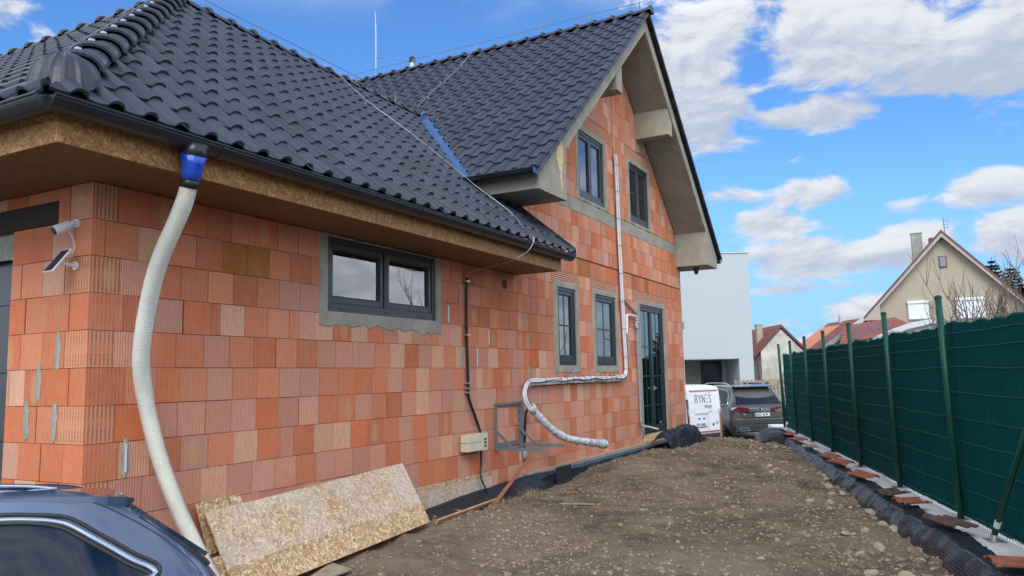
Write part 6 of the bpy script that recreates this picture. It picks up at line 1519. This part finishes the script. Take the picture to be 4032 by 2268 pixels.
p = [W3(14.15, 38, 2.05), W3(15.19, 38, 2.83), W3(17.06, 38, 4.10), W3(19.98, 44, 4.76), W3(17.79, 44, 4.22), W3(16.40, 44, 2.60)]
p = [W3(14.0, 38, 1.95), W3(17.06, 38, 4.10), W3(17.79, 44, 4.22), W3(15.4, 44, 2.45)]
mb = MB(); mb.idx(p, [(0, 1, 2, 3)], 0, [(0, 0), (0, 3.74), (6.1, 3.0), (6.1, 0)]); mb.extrude([(q[0], q[1], q[2] - .02) for q in p], (0, 0, -.12), 1); rf_ = mb.build('roof', ['red_tile', 'maroon'], rhs)
mb = MB(); mb.bar(W3(14.4, 37.95, 2.17), W3(17.08, 37.95, 4.06), .06, .20); mb.build('barge_board', 'galv', rf_)
mb = MB(); mb.extrude([W3(14.3, 38.2, -.6), W3(18.5, 38.2, -.6), W3(18.5, 38.2, 3.0), W3(17.1, 38.2, 3.95), W3(14.4, 38.2, 2.05)], Wd * 5); mb.build('wall', 'salmon', rhs)
mb = MB(); wbox(mb, 17.2, 17.34, 41, 41.15, 3.95, 4.45); mb.build('flue', 'zinc', rf_)
sh_ = thing('garden_shed', 'low red-tiled outbuilding roof right behind the green fence', 'shed', W3(16.6, 37, -.6))
mb = MB(); mb.idx([W3(15.0, 36, 2.72), W3(18.6, 36, 3.5), W3(18.6, 38, 4.1), W3(16.1, 37.9, 3.72)], [(0, 1, 2, 3)], 0, [(0, 0), (3.6, 0), (3.6, 2.1), (1.2, 2.1)]); mb.extrude([W3(15.0, 36.02, 2.68), W3(18.6, 36.02, 3.46), W3(18.6, 38, 4.06), W3(16.1, 37.9, 3.68)], (0, 0, -.1), 1); mb.build('roof', ['red_tile', 'maroon'], sh_); mb = MB(); wbox(mb, 15.6, 18.5, 36.3, 37.8, -.6, 2.7); mb.build('wall', 'beige', sh_)
mb = MB(); n = 20
arcp = [(9.95, 2.42), (10.3, 2.60), (10.7, 2.76), (11.1, 2.89), (11.5, 2.975), (11.75, 3.0), (11.8, 2.9), (11.55, 2.83), (11.1, 2.74), (10.7, 2.58), (10.3, 2.38), (10.0, 2.2)]
mb.extrude([W3(p[0], 22, p[1] - .04) for p in arcp], Vector((.6, -.25, 0))); tag(mb.build('garden_tunnel', 'tarp', smooth=False), 'curved pale plastic garden tunnel roof just above the fence', 'tunnel')
# yard clutter by the old house
rb_ = thing('garden_cart', 'rusty red metal cart standing by the dark paling fence', 'cart', W3(9.4, 30, -.5))
mb = MB(); mb.hexa([W3(9.2, 30, .75), W3(9.65, 30, .75), W3(9.65, 30.5, .75), W3(9.2, 30.5, .75), W3(9.1, 30, 1.2), W3(9.75, 30, 1.2), W3(9.75, 30.5, 1.2), W3(9.1, 30.5, 1.2)]); mb.build('tub', 'rust', rb_); mb = MB()
for a in (9.2, 9.65): mb.tube([W3(a, 30.2, -.5), W3(a, 30.2, .78)], .03, 6)
mb.build('leg', 'rust', rb_)
pf_ = thing('paling_fence', 'short weathered dark wooden paling fence behind the parked SUV', 'fence', W3(9.6, 33, -.5))
for i in range(12):
    mb = MB(); a = 9.0 + i * .16; wbox(mb, a, a + .11, 32, 32.03, -.5, 1.28 + .06 * fb(a, 0, 0, 5)); mb.build('paling', 'wood_grey', pf_)
mb = MB(); wbox(mb, 8.9, 11, 32.03, 32.08, .9, .98); mb.build('rail', 'rust', pf_)
# neighbours across the fence, mirrored in the windows
nb_ = thing('bungalow', 'white bungalow with red roof, mirrored in the garage window', 'house', (4, -17, 0))
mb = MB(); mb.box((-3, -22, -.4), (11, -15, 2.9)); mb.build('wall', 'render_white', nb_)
mb = MB(); mb.idx([(-3.6, -14.4, 2.7), (11.6, -14.4, 2.7), (11.6, -18.5, 5.4), (-3.6, -18.5, 5.4)], [(0, 1, 2, 3)], 0, [(0, 0), (15, 0), (15, 5), (0, 5)]); mb.idx([(-3.6, -22.6, 2.7), (11.6, -22.6, 2.7), (11.6, -18.5, 5.4), (-3.6, -18.5, 5.4)], [(3, 2, 1, 0)], 0, [(0, 0), (15, 0), (15, 5), (0, 5)]); mb.build('roof', ['red_tile'], nb_)

# ------------------------------------------------ trees
def bare_tree(name, base, h, spread, label, seed, lean=(0, 0), levels=5, n0=5, r0=.06, group=None):
    rt = random.Random(seed); t_ = thing(name, label, 'tree', base, group); mbt = MB(); mbb = MB()
    def grow(p, d, l, r, lv, mb):
        pts = [p]; n = 4; q = Vector(p)
        for i in range(n):
            d = (d + Vector((rt.gauss(0, .10), rt.gauss(0, .10), .02 + .035 * lv))).normalized(); q = q + d * l / n; pts.append(q.copy())
        mb.tube(pts, [r * (1 - .5 * i / n) for i in range(n + 1)], 5 if lv else 8, cap=False)
        if lv < levels:
            for k in range(rt.randint(3, 4) if lv else n0):
                i = rt.randint(1, n); dd = (d + Vector((rt.uniform(-1, 1), rt.uniform(-1, 1), rt.uniform(-.1, .7))) * (.75 if lv else spread)).normalized()
                grow(pts[i], dd, l * rt.uniform(.55, .85), r * .55, lv + 1, mbb)
    grow(Vector(base), Vector((lean[0], lean[1], 1)).normalized(), h * .38, r0, 0, mbt)
    mbt.build('trunk', 'bark', t_); mbb.build('branches', 'bark', t_)
bare_tree('bare_tree', W3(9.45, 16, -.2), 5.0, 1.6, 'bare fruit tree with a thick trunk before the right-hand shutter', 5, r0=.07, levels=4, n0=13)
bare_tree('bare_tree', W3(8.0, 15.5, .2), 2.9, 1.5, 'low bare tree between the fence posts before the left-hand shutter', 9, lean=(.05, .15), r0=.04, levels=4, n0=11)
bare_tree('bare_tree', W3(10.9, 16.5, -.1), 4.6, 1.2, 'bare tree at the right edge of the photo behind the fence', 14, r0=.05, levels=4, n0=7)
bare_tree('bare_shrub', W3(12.9, 38.6, -.5), 2.2, 1.2, 'small bare shrub at the foot of the old whitewashed gable', 23, r0=.03, levels=4, n0=7)
def conifer(base, h, w_, label, seed):
    rt = random.Random(seed); t_ = thing('spruce', label, 'tree', base, 'spruces behind the beige house'); mb = MB(); mb.tube([base, (base[0], base[1], base[2] + h)], [.16, .02], 8); mb.build('trunk', 'bark', t_)
    mb = MB(); z = .18
    while z < .985:
        rr = w_ * (1 - z) ** .8 + .10; n = int(7 + 8 * (1 - z)); a0 = rt.random() * 6
        for k in range(n):
            a = a0 + 2 * PI * k / n + rt.gauss(0, .12); L = rr * rt.uniform(.7, 1.15); b0 = Vector((base[0], base[1], base[2] + h * z)); d = Vector((math.cos(a), math.sin(a), 0)); s2 = Vector((-d.y, d.x, 0))
            prev = b0
            for i in range(1, 8):
                t = i / 7; q = b0 + d * L * t + Vector((0, 0, -.22 * L * math.sin(t * 2.2) + .16 * L * t * t))
                wd2 = .20 * (1 - t * .75) * (.6 + L * .3)
                for s_ in (-1, 1):
                    tip = q + s2 * s_ * wd2 * rt.uniform(.6, 1.3) + Vector((0, 0, -.10 * rt.random())); mb.face([prev, q, tip, prev + (tip - q) * .8 + Vector((0, 0, -.03))])
                mb.face([prev, q, q + Vector((0, 0, -.10 - .06 * rt.random())), prev + Vector((0, 0, -.12))]); prev = q
        z += rt.uniform(.018, .028)
    mb.build('crown', 'needle', t_)
conifer(W3(28.5, 46, -.5), 8.6, 2.6, 'slender dark spruce whose top rises over the right slope of the beige house', 1)
conifer(W3(30.2, 47, -.5), 8.3, 3.2, 'broader dark spruce at the right edge of the photo', 2)
conifer(W3(29.2, 44.5, -.5), 7.0, 3.0, 'lower dark spruce between the two taller ones', 3)
conifer(W3(30.6, 44, -.5), 6.6, 3.0, 'low dark spruce outermost on the right', 4)
conifer((6.5, -23, -.4), 9, 2.2, 'spruce behind the bungalow, mirrored in the narrow windows', 5)
